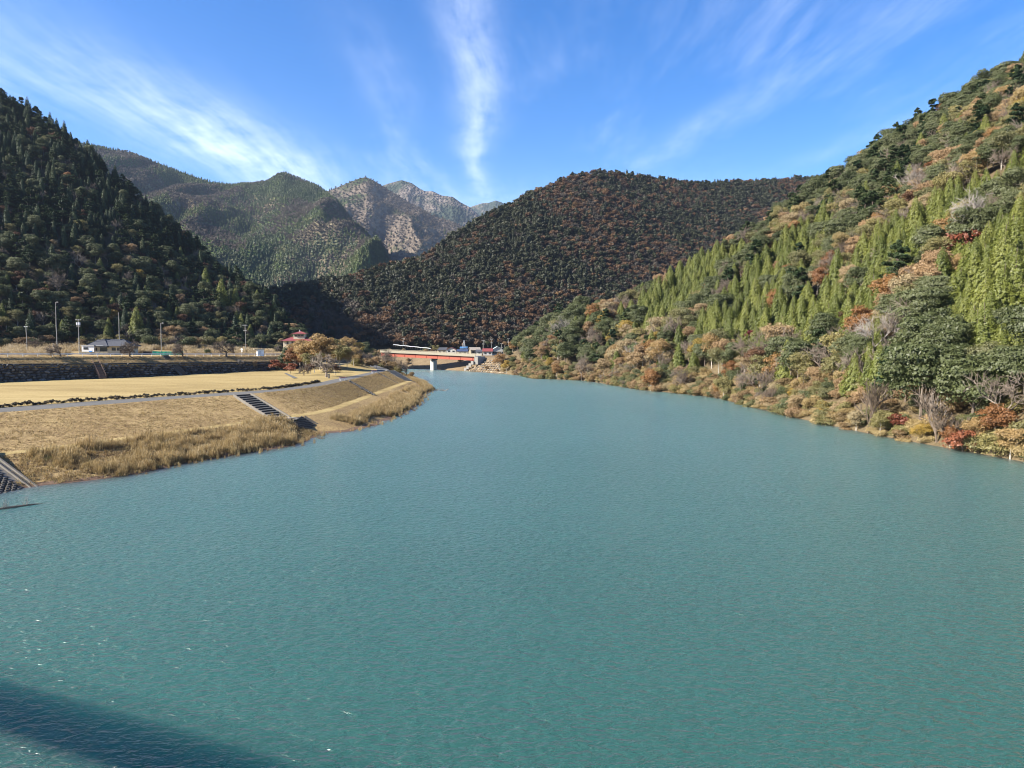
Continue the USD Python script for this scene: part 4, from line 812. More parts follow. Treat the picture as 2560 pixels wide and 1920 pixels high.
def dome_crown(h, r, n, size, rng, lobes=9, base=0.3, flat=0.8, fill=0.25, jit=0.5, open_=0.0):
    c, rr = [], []
    for k in range(lobes):
        w = 2.4 * k + rng.uniform(-.4, .4); q = r * (0.62 * math.sqrt((k + .3) / lobes)); z = h * (base + (0.86 - base) * rng.uniform(.25, 1) * (1 - .5 * (q / r) ** 2))
        c.append((q * math.cos(w), q * math.sin(w), z)); rr.append(r * rng.uniform(.36, .56))
    c, rr = np.array(c), np.array(rr)
    k = rng.choice(lobes, n, p=rr ** 2 / (rr ** 2).sum()); d = rng.normal(size=(n, 3)); d[:, 2] = np.where(rng.random(n) < .72, np.abs(d[:, 2]), d[:, 2]); d /= np.linalg.norm(d, axis=1, keepdims=True)
    f = 1 - fill * rng.random(n) ** 2; bump = 0.88 + 0.16 * np.sin(5 * d[:, 0] + 3 * k) * np.sin(5 * d[:, 1] + k) + 0.1 * np.sin(9 * d[:, 2] + k)
    P = c[k] + d * (rr[k] * f * bump)[:, None] * [1, 1, flat]
    if open_: P = P[(fbm(P * (1.6 / r * 2), 2, 3) > 0.36 + 0 * open_)]; d = d[:len(P)]
    d = P - c[np.argmin(np.linalg.norm(P[:, None] - c[None], axis=2), axis=1)]; d /= np.linalg.norm(d, axis=1, keepdims=True) + 1e-9
    return cards(P, d + [0, 0, .25], size, rng, 0.7, jit)
def pine_crown(h, r, n, size, rng, layers=8):
    """dark layered conifer: flat boughs with gaps between them"""
    B = layers * 5; bt = 0.25 + 0.73 * np.sort(rng.random(B)); bw = rng.uniform(0, 2 * PI, B); bl = r * (1.08 - bt) ** 0.62 * rng.uniform(.75, 1.15, B)
    k = rng.integers(0, B, n); u = rng.random(n) ** 0.55; side = rng.normal(size=n) * 0.2 * bl[k] * (1.1 - .6 * u)
    P = np.stack([np.cos(bw[k]) * bl[k] * u - np.sin(bw[k]) * side, np.sin(bw[k]) * bl[k] * u + np.cos(bw[k]) * side, h * bt[k] + 0.10 * bl[k] * u + rng.normal(size=n) * .035 * h * .35], 1)
    N = np.stack([np.cos(bw[k]) * .5, np.sin(bw[k]) * .5, np.ones(n)], 1)
    return cards(P, N, size, rng, 0.6, 0.45)
def bare_tree(h, r, rng, levels=4, thick=0.03, spread=0.75, upright=0.5, kids=(4, 5, 5, 4), trunk_f=0.3):
    m = MB()
    def grow(p, d, L, rad, lev):
        q = p + d * L; mid = p + d * L * .5 + rng.normal(size=3) * L * .05
        m.tube([p, mid, q], [rad, rad * .8, rad * .55], 5 if lev == 0 else 3, False)
        if lev >= levels: return
        for k in range(kids[min(lev, len(kids) - 1)]):
            w = rng.uniform(0, 2 * PI); a = np.cross(d, [math.cos(w), math.sin(w), .3]); a /= np.linalg.norm(a) + 1e-9
            e = d * upright + a * spread * rng.uniform(.6, 1.2) + [0, 0, .22]; e /= np.linalg.norm(e)
            st = p + (q - p) * rng.uniform(.45, 1.0) if lev else q - d * L * .25 * rng.random()
            grow(st, e, L * rng.uniform(.5, .8) * (1.35 if lev == 0 else 1), max(rad * .5, thick), lev + 1)
    grow(np.array([0, 0, -.4]), np.array([rng.normal() * .06, rng.normal() * .06, 1.0]), h * trunk_f, r, 0)
    v, f = m.mesh(); s = h / max(v[:, 2].max(), 1e-6); v = v * [s, s, s]; return v, f

LIB = '/World/Library'
stage.CreateClassPrim(LIB)
KINDS = {}
def proto(kind, variant, parts):
    """parts: {name: (mesh, material)}"""
    path = f'{LIB}/{kind}_{"abcdefgh"[variant]}'; UsdGeom.Xform.Define(stage, path)
    for n, (mesh, mt) in parts.items(): usdkit.mesh(stage, f'{path}/{n}', mesh, LOOK[mt])
    KINDS.setdefault(kind, []).append(path)
_r = np.random.default_rng(101)
for i in range(3):
    h = (9.5, 8.2, 11)[i]
    proto('cedar', i, {'trunk': (trunk_mesh(h, .2, _r), 'bark'), 'crown': (cedar_crown(h, (3.5, 3.1, 3.7)[i], 7500, 0.36, _r, .02, 7 + i, .74), 'cedar_leaf')})
    h = (13, 12, 15)[i]
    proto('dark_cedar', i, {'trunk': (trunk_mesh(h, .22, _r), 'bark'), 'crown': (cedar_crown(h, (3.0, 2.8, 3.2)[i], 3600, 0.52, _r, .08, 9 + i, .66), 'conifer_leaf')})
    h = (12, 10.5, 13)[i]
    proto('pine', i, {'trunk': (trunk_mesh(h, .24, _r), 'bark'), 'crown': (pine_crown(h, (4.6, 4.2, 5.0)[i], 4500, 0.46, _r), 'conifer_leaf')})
    h = (10, 12, 9)[i]; r = (4.6, 5.2, 4.2)[i]
    proto('evergreen', i, {'trunk': (trunk_mesh(h * .8, .2, _r, 5, r * .7), 'bark'), 'crown': (dome_crown(h, r, 12000, .245, _r, 14 + i), 'evergreen_leaf')})
    for kd, mt in (('tan', 'tan_leaf'), ('orange', 'orange_leaf'), ('yellow', 'yellow_leaf'), ('rust', 'rust_leaf'), ('olive', 'olive_leaf'), ('gold', 'gold_leaf')):
        h = (9, 10.5, 8)[i]; r = (4.0, 4.4, 3.6)[i]
        proto(kd, i, {'trunk': (trunk_mesh(h * .8, .16, _r, 8, r * .8), 'pale_bark'), 'crown': (dome_crown(h, r, 6500, .25, _r, 12 + i, .28, .75, .6, .8, 1), mt)})
    h = (9, 11, 8)[i]
    proto('bare', i, {'trunk': (bare_tree(h, .17, _r, 4, .028), 'twig')})
for i in range(2):
    proto('red', i, {'trunk': (trunk_mesh(4.5, .12, _r, 8, 2.6), 'bark'), 'crown': (dome_crown(5.4, 3.3, 1500, .38, _r, 9, .25, .6, .6, .8, 1), 'red_leaf')})
    proto('crimson', i, {'trunk': (trunk_mesh(4.5, .12, _r, 8, 2.6), 'bark'), 'crown': (dome_crown(5.4, 3.0, 1500, .38, _r, 9, .25, .7, .5, .8, 1), 'crimson_leaf')})
    proto('pale_bare', i, {'trunk': (bare_tree((10, 12)[i], .14, _r, 4, .026, .85, .6, (5, 5, 4, 3)), 'pale_twig')})
    proto('fan_bare', i, {'trunk': (bare_tree((8, 9)[i], .055, _r, 4, .012, .5, .8, (8, 3, 4, 3), .10), 'twig')})
    for kd, mt in (('green_bush', 'evergreen_leaf'), ('olive_bush', 'olive_leaf'), ('tan_bush', 'tan_leaf'), ('brown_bush', 'brown_weed'), ('straw_bush', 'straw_leaf')):
        proto(kd, i, {'stem': (trunk_mesh(1.6, .05, _r, 6, 1.6), 'bark'), 'foliage': (dome_crown(2.7, 2.3, 4000, .15, _r, 9, .02, .75, .7, .9), mt)})
# light versions for woods farther off
def far_proto(kind, variant, mesh, mt):
    path = f'{LIB}/{kind}_{"abcdefgh"[variant]}'; UsdGeom.Xform.Define(stage, path); usdkit.mesh(stage, path + '/tree', mesh, LOOK[mt]); KINDS.setdefault(kind, []).append(path)
for i in range(2):
    far_proto('f_cedar', i, cedar_crown(12.5, 3.3, 330, 1.9, _r, .1, 7, .7), 'dull_green')
    far_proto('f_pine', i, pine_crown(11.5, 5.0, 360, 1.8, _r, 6), 'dull_green')
    far_proto('f_evergreen', i, dome_crown(11, 5.2, 420, 1.4, _r, 9), 'dull_green')
    far_proto('f_rust', i, dome_crown(10, 4.6, 420, 1.15, _r, 9, .3, .8, .4, .8), 'dull_rust')
    far_proto('f_orange', i, dome_crown(9, 4.2, 380, 1.1, _r, 9, .3, .8, .4, .8), 'dull_orange')
    far_proto('f_bare', i, dome_crown(9, 4.4, 260, 1.0, _r, 9, .2, .9, .9, 1.2), 'dull_twig')
    far_proto('g_cedar', i, cedar_crown(13, 3.8, 60, 3.8, _r, .05, 4), 'mountain_conifer')
    far_proto('g_green', i, cedar_crown(13, 3.8, 60, 3.8, _r, .05, 4), 'mountain_green')
    far_proto('g_bare', i, dome_crown(9, 5.0, 60, 3.0, _r, 6, .1, .8, .6, .9), 'mountain_twig')

def in_poly(q, poly):
    p = np.asarray(poly, float); x, y = q[:, 0], q[:, 1]; c = np.zeros(len(q), bool); j = len(p) - 1
    for i in range(len(p)):
        c ^= ((p[i, 1] > y) != (p[j, 1] > y)) & (x < (p[j, 0] - p[i, 0]) * (y - p[i, 1]) / (p[j, 1] - p[i, 1] + 1e-9) + p[i, 0]); j = i
    return c
SINGLE_MAX = {'bush': 115, 'bare_tree': 255, 'evergreen_tree': 275, 'autumn_tree': 262, 'cedar_tree': 288}
ALL = []                                                     # every tree: kind, place, scale, turn, which wood
def plant(wood, kind, p, scale=1.0, rz=None, label=None, force=False):
    ALL.append(dict(wood=wood, kind=kind, p=np.asarray(p, float), s=scale, rz=_r.uniform(0, 2 * PI) if rz is None else rz, label=label, force=force or label is not None))

def wood(name, hill, n, dmin, seed, chooser, scales=(0.75, 1.2), keep=None, sink=0.2):
    P = hill.sample(n, dmin, seed)
    if keep is not None and len(keep): P = P[cKDTree(keep).query(P)[0] > dmin * .8]
    r = np.random.default_rng(seed + 1); kinds = chooser(P, proj(P + [0, 0, 6.5]), r)
    for p, k in zip(P, kinds):
        if k: plant(name, k, p - [0, 0, sink], r.uniform(*scales))
def choose(r, n, table):
    w = np.array([q[1] for q in table], float); return np.array([q[0] for q in table], object)[r.choice(len(table), n, p=w / w.sum())]

HEIGHT = {'bare': 9, 'cedar': 9.5, 'dark_cedar': 13, 'pine': 12, 'evergreen': 10, 'bush': 2.6, 'tan': 9, 'orange': 9, 'yellow': 9, 'gold': 9, 'rust': 9, 'olive': 9, 'fan_bare': 8, 'pale_bare': 10, 'red': 5.4, 'crimson': 5.4}
def foot_of(hill, px, py, h):
    """where a tree stands whose crown is seen at the pixel"""
    p = hill.pick(px, py)
    for _ in range(2): p = hill.pick(px, py + .5 * h * FPX / max(p[1], 30))
    return p
# --- single trees of the right hillside, as one sees them (pixel of the photograph, kind, scale, label)
R_SINGLE = [
 (1873, 838, 'crimson', 1.0, 'small crimson maple standing alone below the bright cedar stand on the right hillside'),
 (1940, 915, 'orange', 1.0, 'salmon orange tree above the right shore, left of a golden leaning tree'),
 (2010, 905, 'yellow', .8, 'golden leaning tree above the right shore beside a salmon orange tree'),
 (1258, 934, 'yellow', .75, 'golden yellow tree at the foot of the right hillside beside the stone revetment'),
 (2485, 1050, 'orange', .72, 'broad orange tree with a forked pale trunk near the right shore'),
 (2180, 860, 'pale_bare', 1.1, 'tall leafless tree with white limbs in the middle of the right hillside'),
 (2340, 1040, 'fan_bare', .95, 'leafless tree with upswept fan of grey twigs above the right shore'),
 (2170, 1020, 'fan_bare', 1.1, 'leafless brown twiggy tree beside a round dark green tree on the right shore'),
 (2300, 960, 'evergreen', 1.35, 'large round grey-green evergreen on the lower right hillside'),
 (2430, 960, 'evergreen', 1.2, 'round dark evergreen at the right edge above an orange tree'),
 (2400, 610, 'red', 1.5, 'dusty red tree beside the big bright cedar stand, high on the right hillside'),
 (2245, 1055, 'red', .6, 'small bright red maple low on the right bank'),
 (2405, 1100, 'red', .8, 'low coral red tree leaning over the right shore'),
 (2235, 785, 'orange', .6, 'small rust orange tree beside white bare limbs on the right hillside'),
 (1270, 478 + 360, 'orange', .8, 'pale orange tree at the left end of the right hillside above the village'),
 (1375, 905, 'yellow', .7, 'yellow tree among dark evergreens low on the left end of the right hillside'),
 (1640, 850, 'yellow', 1.0, 'pale yellow spreading tree halfway up the left end of the right hillside'),
 (1510, 915, 'tan', 1.05, 'pinkish tan tree close to the right shore with a hollow in its crown'),
 (1590, 900, 'tan', 1.1, 'golden tan tree between two evergreens near the right shore'),
 (2525, 1095, 'gold', .62, 'golden brown bushy tree at the right edge of the picture by the water'), (2375, 1085, 'orange', .42, 'small orange tree between two red ones low on the right shore'), (2440, 1080, 'gold', .5, 'small golden tree under the broad orange one on the right shore'),
 (2300, 1080, 'yellow', .4, 'little yellow tree at the water between grey fans of twigs'), (2200, 1062, 'olive', .5, 'small olive tree at the water below the brown twiggy tree'), (2140, 1045, 'tan', .5, 'small tan tree at the water on the right shore'), (2060, 1018, 'yellow', .42, 'little yellow bush tree at the water below the golden leaning tree'),
 (2330, 235, 'orange', 1.0, None), (2480, 250, 'tan', 1.3, 'big tan and orange tree on the skyline at the upper right'), (2150, 395, 'yellow', 1.2, 'ochre tree on the skyline of the right hillside'),
 (2300, 460, 'pale_bare', 1.0, 'white leafless tree in a clearing high on the right hillside'),
]
singles = []
for px, py, kd, sc, lb in R_SINGLE:
    p = foot_of(right_hill, px, py, HEIGHT.get(kd, 6) * sc); singles.append(p); plant('right', kd, p - [0, 0, .2], sc, label=lb, force=True)
CEDAR_R = [[(2330, 660), (2430, 560), (2600, 470), (2640, 900), (2480, 860), (2390, 830), (2320, 790), (2350, 700)],
           [(1930, 830), (2110, 830), (2200, 740), (2330, 590), (2400, 520), (2620, 440), (2620, 330), (2420, 430), (2300, 510), (2170, 590), (2050, 690), (1930, 770)],
           [(1720, 830), (1830, 700), (1950, 590), (2060, 515), (2130, 560), (1990, 690), (1910, 830), (1840, 860)], [(1540, 780), (1660, 690), (1770, 640), (1820, 680), (1700, 780), (1590, 820)], [(1640, 690), (1740, 630), (1850, 590), (1880, 620), (1760, 690)]]
DARK_R = [[(2120, 420), (2300, 270), (2560, 170), (2560, 330), (2380, 330), (2250, 440), (2160, 480)], [(2080, 500), (2240, 470), (2290, 540), (2200, 560), (2080, 540)], [(1950, 660), (2020, 620), (2090, 640), (2060, 720), (1960, 720)]]
def choose_right(P, q, r):
    n = len(P); k = choose(r, n, [('evergreen', 32), ('pine', 7), ('tan', 13), ('olive', 14), ('bare', 16), ('orange', 3), ('yellow', 3), ('rust', 1), ('cedar', 17), ('pale_bare', .8)])
    z = fbm(P * .018 + 3, 2, 5)
    k = np.where((z > .57) & (r.random(n) < .6), choose(r, n, [('tan', 5), ('orange', 1.5), ('bare', 4), ('olive', 4), ('gold', 2)]), k); k = np.where((z < .46) & (r.random(n) < .7), choose(r, n, [('evergreen', 6), ('pine', 1)]), k)
    for poly in CEDAR_R: k = np.where(in_poly(q, poly) & (r.random(n) < .93), 'cedar', k)
    for poly in DARK_R: k = np.where(in_poly(q, poly) & (r.random(n) < .15), 'pine', k)
    low = (P[:, 2] < 5) | (P[:, 0] - interp(P[:, 1], _rshore) < 7)
    k = np.where(low, choose(r, n, [('olive_bush', 4), ('tan_bush', 4), ('straw_bush', 5), ('brown_bush', 4), ('green_bush', 3), ('olive', 1), ('orange', .7), ('bare', 1.4)]), k)
    return k
_rshore = [(-140, 105), (20, 80), (89.6, 64.6), (120, 59), (150, 57), (195, 56.5), (235, 41), (290, 29), (310, 9), (338, 3), (365, -7)]
wood('right', right_hill, 34000, 2.6, 201, choose_right, (0.55, 1.15), np.array(singles))
P = right_hill.sample(60000, 1.55, 222); P = P[(P[:, 0] - interp(P[:, 1], _rshore) < 12) & (P[:, 1] < 350)]; r0 = np.random.default_rng(18)
for p in P:
    d_ = p[0] - interp(p[1], _rshore); s_ = fbm(np.array([[p[0] * .09, p[1] * .09, 4]]), 2, 5)[0]
    if s_ > .66 and d_ < 5: continue
    kd = choose(r0, 1, [('olive_bush', 4), ('tan_bush', 3 + 5 * (s_ > .55)), ('straw_bush', 4), ('brown_bush', 4), ('green_bush', 2.5 + 5 * (s_ < .45)), ('bare', .5), ('fan_bare', .35), ('orange', .12), ('yellow', .2)])[0]
    plant('right', kd, p - [0, 0, .25], r0.uniform(.6, 1.25) * (.55 if kd in ('bare', 'fan_bare', 'orange', 'yellow') else 1))
# a fringe of bushes right at the water's edge
r0 = np.random.default_rng(8); q = r0.uniform(60, 345, 330); q = thin(np.stack([interp(q, _rshore) + r0.uniform(.3, 4.5, 330), q, q * 0], 1), 1.5)
for p in q:
    kd = choose(r0, 1, [('olive_bush', 4), ('tan_bush', 4), ('straw_bush', 6), ('brown_bush', 5), ('green_bush', 2)])[0]
    plant('right', kd, [p[0], p[1], (p[0] - interp(p[1], _rshore)) * .5 - .3], r0.uniform(.5, .95))

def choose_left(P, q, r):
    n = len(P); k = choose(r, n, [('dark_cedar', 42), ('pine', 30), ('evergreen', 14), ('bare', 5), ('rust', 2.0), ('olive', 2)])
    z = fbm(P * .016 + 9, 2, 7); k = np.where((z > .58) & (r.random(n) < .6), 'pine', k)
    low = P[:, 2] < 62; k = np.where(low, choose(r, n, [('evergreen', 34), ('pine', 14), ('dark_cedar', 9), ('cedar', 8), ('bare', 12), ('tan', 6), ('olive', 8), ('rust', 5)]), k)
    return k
L_SINGLE = [(343, 812, 'cedar', 1.0, 'bright green pointed cedar standing alone behind the tiled house'), (555, 740, 'cedar', 1.15, 'tallest lit cedar of a small group at the foot of the left mountain'), (590, 755, 'cedar', .95, 'narrow lit cedar right of the tallest one at the foot of the left mountain'),
 (515, 705, 'cedar', 1.0, 'lit cedar just left of the tallest one at the foot of the left mountain'), (285, 790, 'yellow', .9, 'yellow-brown tree behind the utility pole beside the tiled house'), (350, 690, 'yellow', 1.1, 'golden tree on the dark lower slope of the left mountain, above the others'),
 (270, 700, 'yellow', .9, 'golden tree on the dark lower slope of the left mountain, left of a tan one'), (320, 655, 'tan', 1.2, 'pale tan tree highest among the golden ones on the left mountain'), (140, 720, 'bare', 1.6, 'wide leafless tree in the dark wood above the left field'),
 (100, 735, 'rust', 1.0, 'rust brown tree under a wide leafless tree on the left mountain'), (185, 450, 'orange', .8, None), (170, 445, 'orange', .9, None), (480, 570, 'orange', .8, 'single small orange tree on the dark left mountain ridge')]
singles_l = []
for px, py, kd, sc, lb in L_SINGLE:
    sc *= 1.4 if kd == 'cedar' else 1; p = foot_of(left_hill, px, py, HEIGHT.get(kd, 6) * sc); singles_l.append(p); plant('left', kd, p - [0, 0, .2], sc, label=lb, force=True)
wood('left', left_hill, 60000, 2.9, 301, choose_left, (0.55, 0.98), np.array(singles_l))

def choose_centre(P, q, r):
    n = len(P); k = choose(r, n, [('f_pine', 16), ('f_cedar', 13), ('f_evergreen', 22), ('f_rust', 18), ('f_orange', 3), ('f_bare', 20)])
    z = fbm(P * .011 + 4, 3, 17); k = np.where((z > .53) & (r.random(n) < .65), choose(r, n, [('f_rust', 5), ('f_orange', 1), ('f_bare', 5)]), k); k = np.where((z < .45) & (r.random(n) < .7), choose(r, n, [('f_pine', 3), ('f_cedar', 3), ('f_evergreen', 4)]), k)
    k = np.where((q[:, 0] > 770) & (q[:, 0] < 900) & (q[:, 1] > 745) & (q[:, 1] < 850) & (r.random(n) < .75), 'f_bare', k)
    return k
wood('centre', centre_hill, 120000, 3.5, 401, choose_centre, (0.5, 0.95))
def choose_far(edge):
    def f(P, q, r):
        z = fbm(P * [.0045, .0045, .0045], 4, 27); k = np.where(z + r.normal(size=len(P)) * .03 > edge, 'g_bare', 'g_cedar').astype(object); z2 = fbm(P * .006 + 40, 3, 37); k[(k == 'g_cedar') & (z2 > .54)] = 'g_green'; return k
    return f
wood('far_a', far_a, 170000, 6.6, 501, choose_far(0.55), (0.5, 0.8))
wood('far_b', far_b, 40000, 16.0, 601, choose_far(0.44), (0.7, 1.0))

# --- the largest in the picture stand as trees of their own, the rest of each wood as one mass
DESC = {'cedar': ('cedar_tree', 'cedar'), 'dark_cedar': ('cedar_tree', 'cedar'), 'pine': ('pine_tree', 'pine'), 'evergreen': ('evergreen_tree', 'evergreen'), 'tan': ('autumn_tree', 'autumn tree'), 'orange': ('autumn_tree', 'autumn tree'),
        'yellow': ('autumn_tree', 'autumn tree'), 'gold': ('autumn_tree', 'autumn tree'), 'rust': ('autumn_tree', 'autumn tree'), 'olive': ('autumn_tree', 'autumn tree'), 'red': ('maple_tree', 'maple'), 'crimson': ('maple_tree', 'maple'), 'bare': ('bare_tree', 'bare tree'),
        'pale_bare': ('bare_tree', 'bare tree'), 'fan_bare': ('bare_tree', 'bare tree'), 'green_bush': ('bush', 'bush'), 'olive_bush': ('bush', 'bush'), 'tan_bush': ('bush', 'bush'), 'brown_bush': ('bush', 'bush'), 'straw_bush': ('bush', 'bush')}
LOOKS_LIKE = {'cedar': 'bright green pointed cedar', 'dark_cedar': 'dark green pointed cedar', 'pine': 'dark layered conifer', 'evergreen': 'rounded green evergreen tree', 'tan': 'tan-leaved autumn tree', 'orange': 'orange autumn tree', 'yellow': 'yellow autumn tree', 'gold': 'golden tan autumn tree',
              'rust': 'rust brown autumn tree', 'olive': 'olive-leaved tree', 'red': 'red maple', 'crimson': 'crimson maple', 'bare': 'leafless grey-brown tree', 'pale_bare': 'leafless tree with pale limbs', 'fan_bare': 'leafless tree with upswept twigs',
              'green_bush': 'dull green bush', 'olive_bush': 'olive-yellow bush', 'tan_bush': 'tan bush', 'brown_bush': 'brown twiggy bush', 'straw_bush': 'straw-coloured bush'}
def ordinal(n):
    one = 'zeroth first second third fourth fifth sixth seventh eighth ninth tenth eleventh twelfth thirteenth fourteenth fifteenth sixteenth seventeenth eighteenth nineteenth'.split()
    tens = ',,twent,thirt,fort,fift,sixt,sevent,eight,ninet'.split(',')
    if n < 20: return one[n]
    if n < 100: return tens[n // 10] + ('ieth' if n % 10 == 0 else 'y-' + one[n % 10])
    return f'{n}th'
MARKS = {'right': [(1873, 838, 'the small crimson maple'), (1940, 915, 'the salmon orange tree'), (2010, 905, 'the golden leaning tree'), (1258, 934, 'the golden tree by the revetment'), (2485, 1060, 'the broad orange shore tree'), (2180, 860, 'the white-limbed bare tree'),
    (2340, 1040, 'the fan of grey twigs'), (2300, 960, 'the largest round evergreen'), (2400, 610, 'the dusty red tree'), (2245, 1055, 'the bright red shore maple'), (2405, 1100, 'the coral red shore tree'), (1270, 838, 'the pale orange end tree'),
    (1640, 850, 'the pale yellow spreading tree'), (1510, 915, 'the pinkish shore tree'), (2480, 250, 'the tan skyline tree'), (2150, 395, 'the ochre skyline tree'), (2300, 460, 'the bare clearing tree')],
  'left': [(343, 812, 'the lone bright cedar'), (555, 740, 'the tallest lit cedar'), (285, 790, 'the yellow tree by the pole'), (350, 690, 'the topmost golden tree'), (320, 655, 'the pale tan tree'), (140, 720, 'the wide leafless tree'), (480, 570, 'the small orange ridge tree'),
    (198, 798, 'the transformer pole'), (614, 812, 'the pole near the lodge'), (735, 832, 'the lodge tower'), (185, 450, 'the twin orange trees'), (299, 781, 'the slim pole')],
  'bridge': [(905, 860, 'the bright yellow tree'), (1090, 905, 'the bridge pier'), (1000, 880, 'the left bridge end'), (1195, 890, 'the right bridge end'), (1240, 932, 'the green waterside bush'), (1056, 975, 'the concrete water steps')]}
AREA = {'right': 'on the right hillside', 'left': 'on the left mountain', 'bridge': 'before the bridge'}
AUTO = []
short = lambda t: t if len(t.split()) <= 16 else ' '.join(t.split()[:-4])
def name_all():
    """each tree that has no words of its own is told by its rank from the nearest landmark"""
    sets = {}
    for prim, look, q, region in AUTO:
        M = MARKS[region]; d = [math.hypot(q[0] - a, q[1] - b) for a, b, _ in M]; k = int(np.argmin(d)); dx, dy = q[0] - M[k][0], q[1] - M[k][1]
        w = ('right of' if dx > 0 else 'left of') if abs(dx) > abs(dy) else ('below' if dy > 0 else 'above'); sets.setdefault((look, w, M[k][2], region), []).append((d[k], str(prim.GetPath()), prim))
    for (look, w, mk, region), L in sets.items():
        for i, (_, _, prim) in enumerate(sorted(L, key=lambda e: e[:2])):
            prim.SetCustomDataByKey('label', short(f"{ordinal(i + 1) + ' ' if len(L) > 1 else ''}{look} {w} {mk} {AREA[region]}"))
SITE = []
def site_plant(kind, p, scale, label, group=None, rz=None): SITE.append((kind, p, scale, label, group, rz))
def place(kind, p, s, rz, label, group, region=None):
    v = KINDS[kind]; k = int(abs(p[0] * 7.3 + p[1] * 3.1)) % len(v)
    t = thing(DESC[kind][0], label, DESC[kind][1], p, rz, group, s)
    t.GetReferences().AddInternalReference(v[k]); t.SetInstanceable(True)
    if region: AUTO.append((t, LOOKS_LIKE[kind], proj(np.asarray(p, float) + [0, 0, 2.0])[0], region))
    return t
budget = {}
pts = proj(np.array([t['p'] for t in ALL]))
for t, q in zip(ALL, pts):
    t['q'] = q; nm = DESC.get(t['kind'], ('', ''))[0]; t['name'] = nm
    if t['wood'] not in ('right', 'left'): t['name'] = nm = ''
    t['size'] = t['s'] * HEIGHT.get(t['kind'], HEIGHT.get(nm, 9)) / q[2] if -20 < q[0] < 2580 and -60 < q[1] < 1960 and nm else 0
for nm in {t['name'] for t in ALL if t['name']}:
    L = sorted([t for t in ALL if t['name'] == nm], key=lambda t: -(t['size'] + 10 * t['force'])); lim = SINGLE_MAX.get(nm, 290)
    for t in L[:lim]:
        if t['size'] > 0 or t['force']: t['own'] = True
woods = {}
for t in ALL:
    if t.get('own'):
        place(t['kind'], t['p'], t['s'], t['rz'], t['label'] or 'tree', None if t['label'] else f"{LOOKS_LIKE[t['kind']]}s {AREA[t['wood']]}", None if t['label'] else t['wood'])
    else: woods.setdefault(t['wood'], []).append(t)
def scatter(name, items, label, kind='stuff'):
    """items: (library path, place, scale, turn): one mass"""
    path = under(None, name); pi = UsdGeom.PointInstancer.Define(stage, path); protos = sorted({i[0] for i in items}); rel = pi.CreatePrototypesRel()
    for p in protos:
        x = UsdGeom.Xform.Define(stage, f'{path}/kinds/{p.split("/")[-1]}'); x.GetPrim().GetReferences().AddInternalReference(p); rel.AddTarget(x.GetPath())
    ix = {p: i for i, p in enumerate(protos)}
    pi.CreateProtoIndicesAttr(Vt.IntArray.FromNumpy(np.array([ix[i[0]] for i in items], np.int32)))
    pi.CreatePositionsAttr(Vt.Vec3fArray.FromNumpy(np.array([i[1] for i in items], np.float32)))
    pi.CreateScalesAttr(Vt.Vec3fArray.FromNumpy(np.array([np.broadcast_to(i[2], 3) for i in items], np.float32)))
    pi.CreateOrientationsAttr([Gf.Quath(math.cos(i[3] / 2), 0, 0, math.sin(i[3] / 2)) for i in items])
    return tag(pi, label, None, None, kind)
WOOD_LABEL = {'right': 'mixed autumn woodland filling the right hillside between the single trees', 'left': 'dark evergreen forest covering the left mountain', 'centre': 'rust brown and dark green woodland covering the shaded middle hill',
              'far_a': 'fine-grained forest of the far green mountain', 'far_b': 'thin brown forest on the far bare peak'}
for w, L in woods.items():
    scatter('forest', [(KINDS[t['kind']][int(abs(t['p'][0] * 7.3 + t['p'][1] * 3.1)) % len(KINDS[t['kind']])], t['p'], t['s'], t['rz']) for t in L], WOOD_LABEL[w])
# ------------------------------------------------------------------ plants of the left bank
def blades(k, h, spread, lean, w, rng, plume=0.0):
    V, F, n = [], [], 0
    for i in range(k):
        b = np.array([rng.normal() * spread, rng.normal() * spread, -.05]); a = rng.uniform(0, 2 * PI); d = np.array([math.cos(a), math.sin(a), 0]); hh = h * rng.uniform(.55, 1.1); l = lean * hh * rng.uniform(.2, 1); s = np.array([-d[1], d[0], 0]) * w * rng.uniform(.6, 1.4)
        m_, t_ = b + d * l * .3 + [0, 0, hh * .6], b + d * l + [0, 0, hh]
        V += [b - s * .5, b + s * .5, m_ - s * .45, m_ + s * .45, t_]; F += [[n, n + 1, n + 3], [n, n + 3, n + 2], [n + 2, n + 3, n + 4]]; n += 5
        if plume and rng.random() < plume: V += [t_ - s * 1.1 - [0, 0, .12], t_ + s * 1.1 - [0, 0, .12], t_ + d * .1 + [0, 0, .28]]; F += [[n, n + 1, n + 2]]; n += 3
    return np.array(V), np.array(F)
_g = np.random.default_rng(66)
for i in range(3):
    far_proto('reed', i, blades(60, 2.1, .38, .30, .045, _g, .5), 'reed_leaf'); far_proto('straw_reed', i, blades(60, 1.8, .42, .35, .045, _g, .3), 'straw_leaf'); far_proto('weed', i, blades(70, 1.2, .5, .6, .05, _g), 'brown_weed')
    far_proto('green_weed', i, blades(60, 1.1, .45, .6, .06, _g), 'olive_leaf'); far_proto('tuft', i, blades(16, .22, .22, .8, .05, _g), 'straw_leaf'); far_proto('dark_tuft', i, blades(16, .20, .22, .9, .05, _g), 'brown_weed'); far_proto('plume', i, blades(46, 2.0, .5, .35, .06, _g, .8), 'plume_leaf')
def K(kind): v = KINDS[kind]; return v[int(_g.integers(len(v)))]
items = []
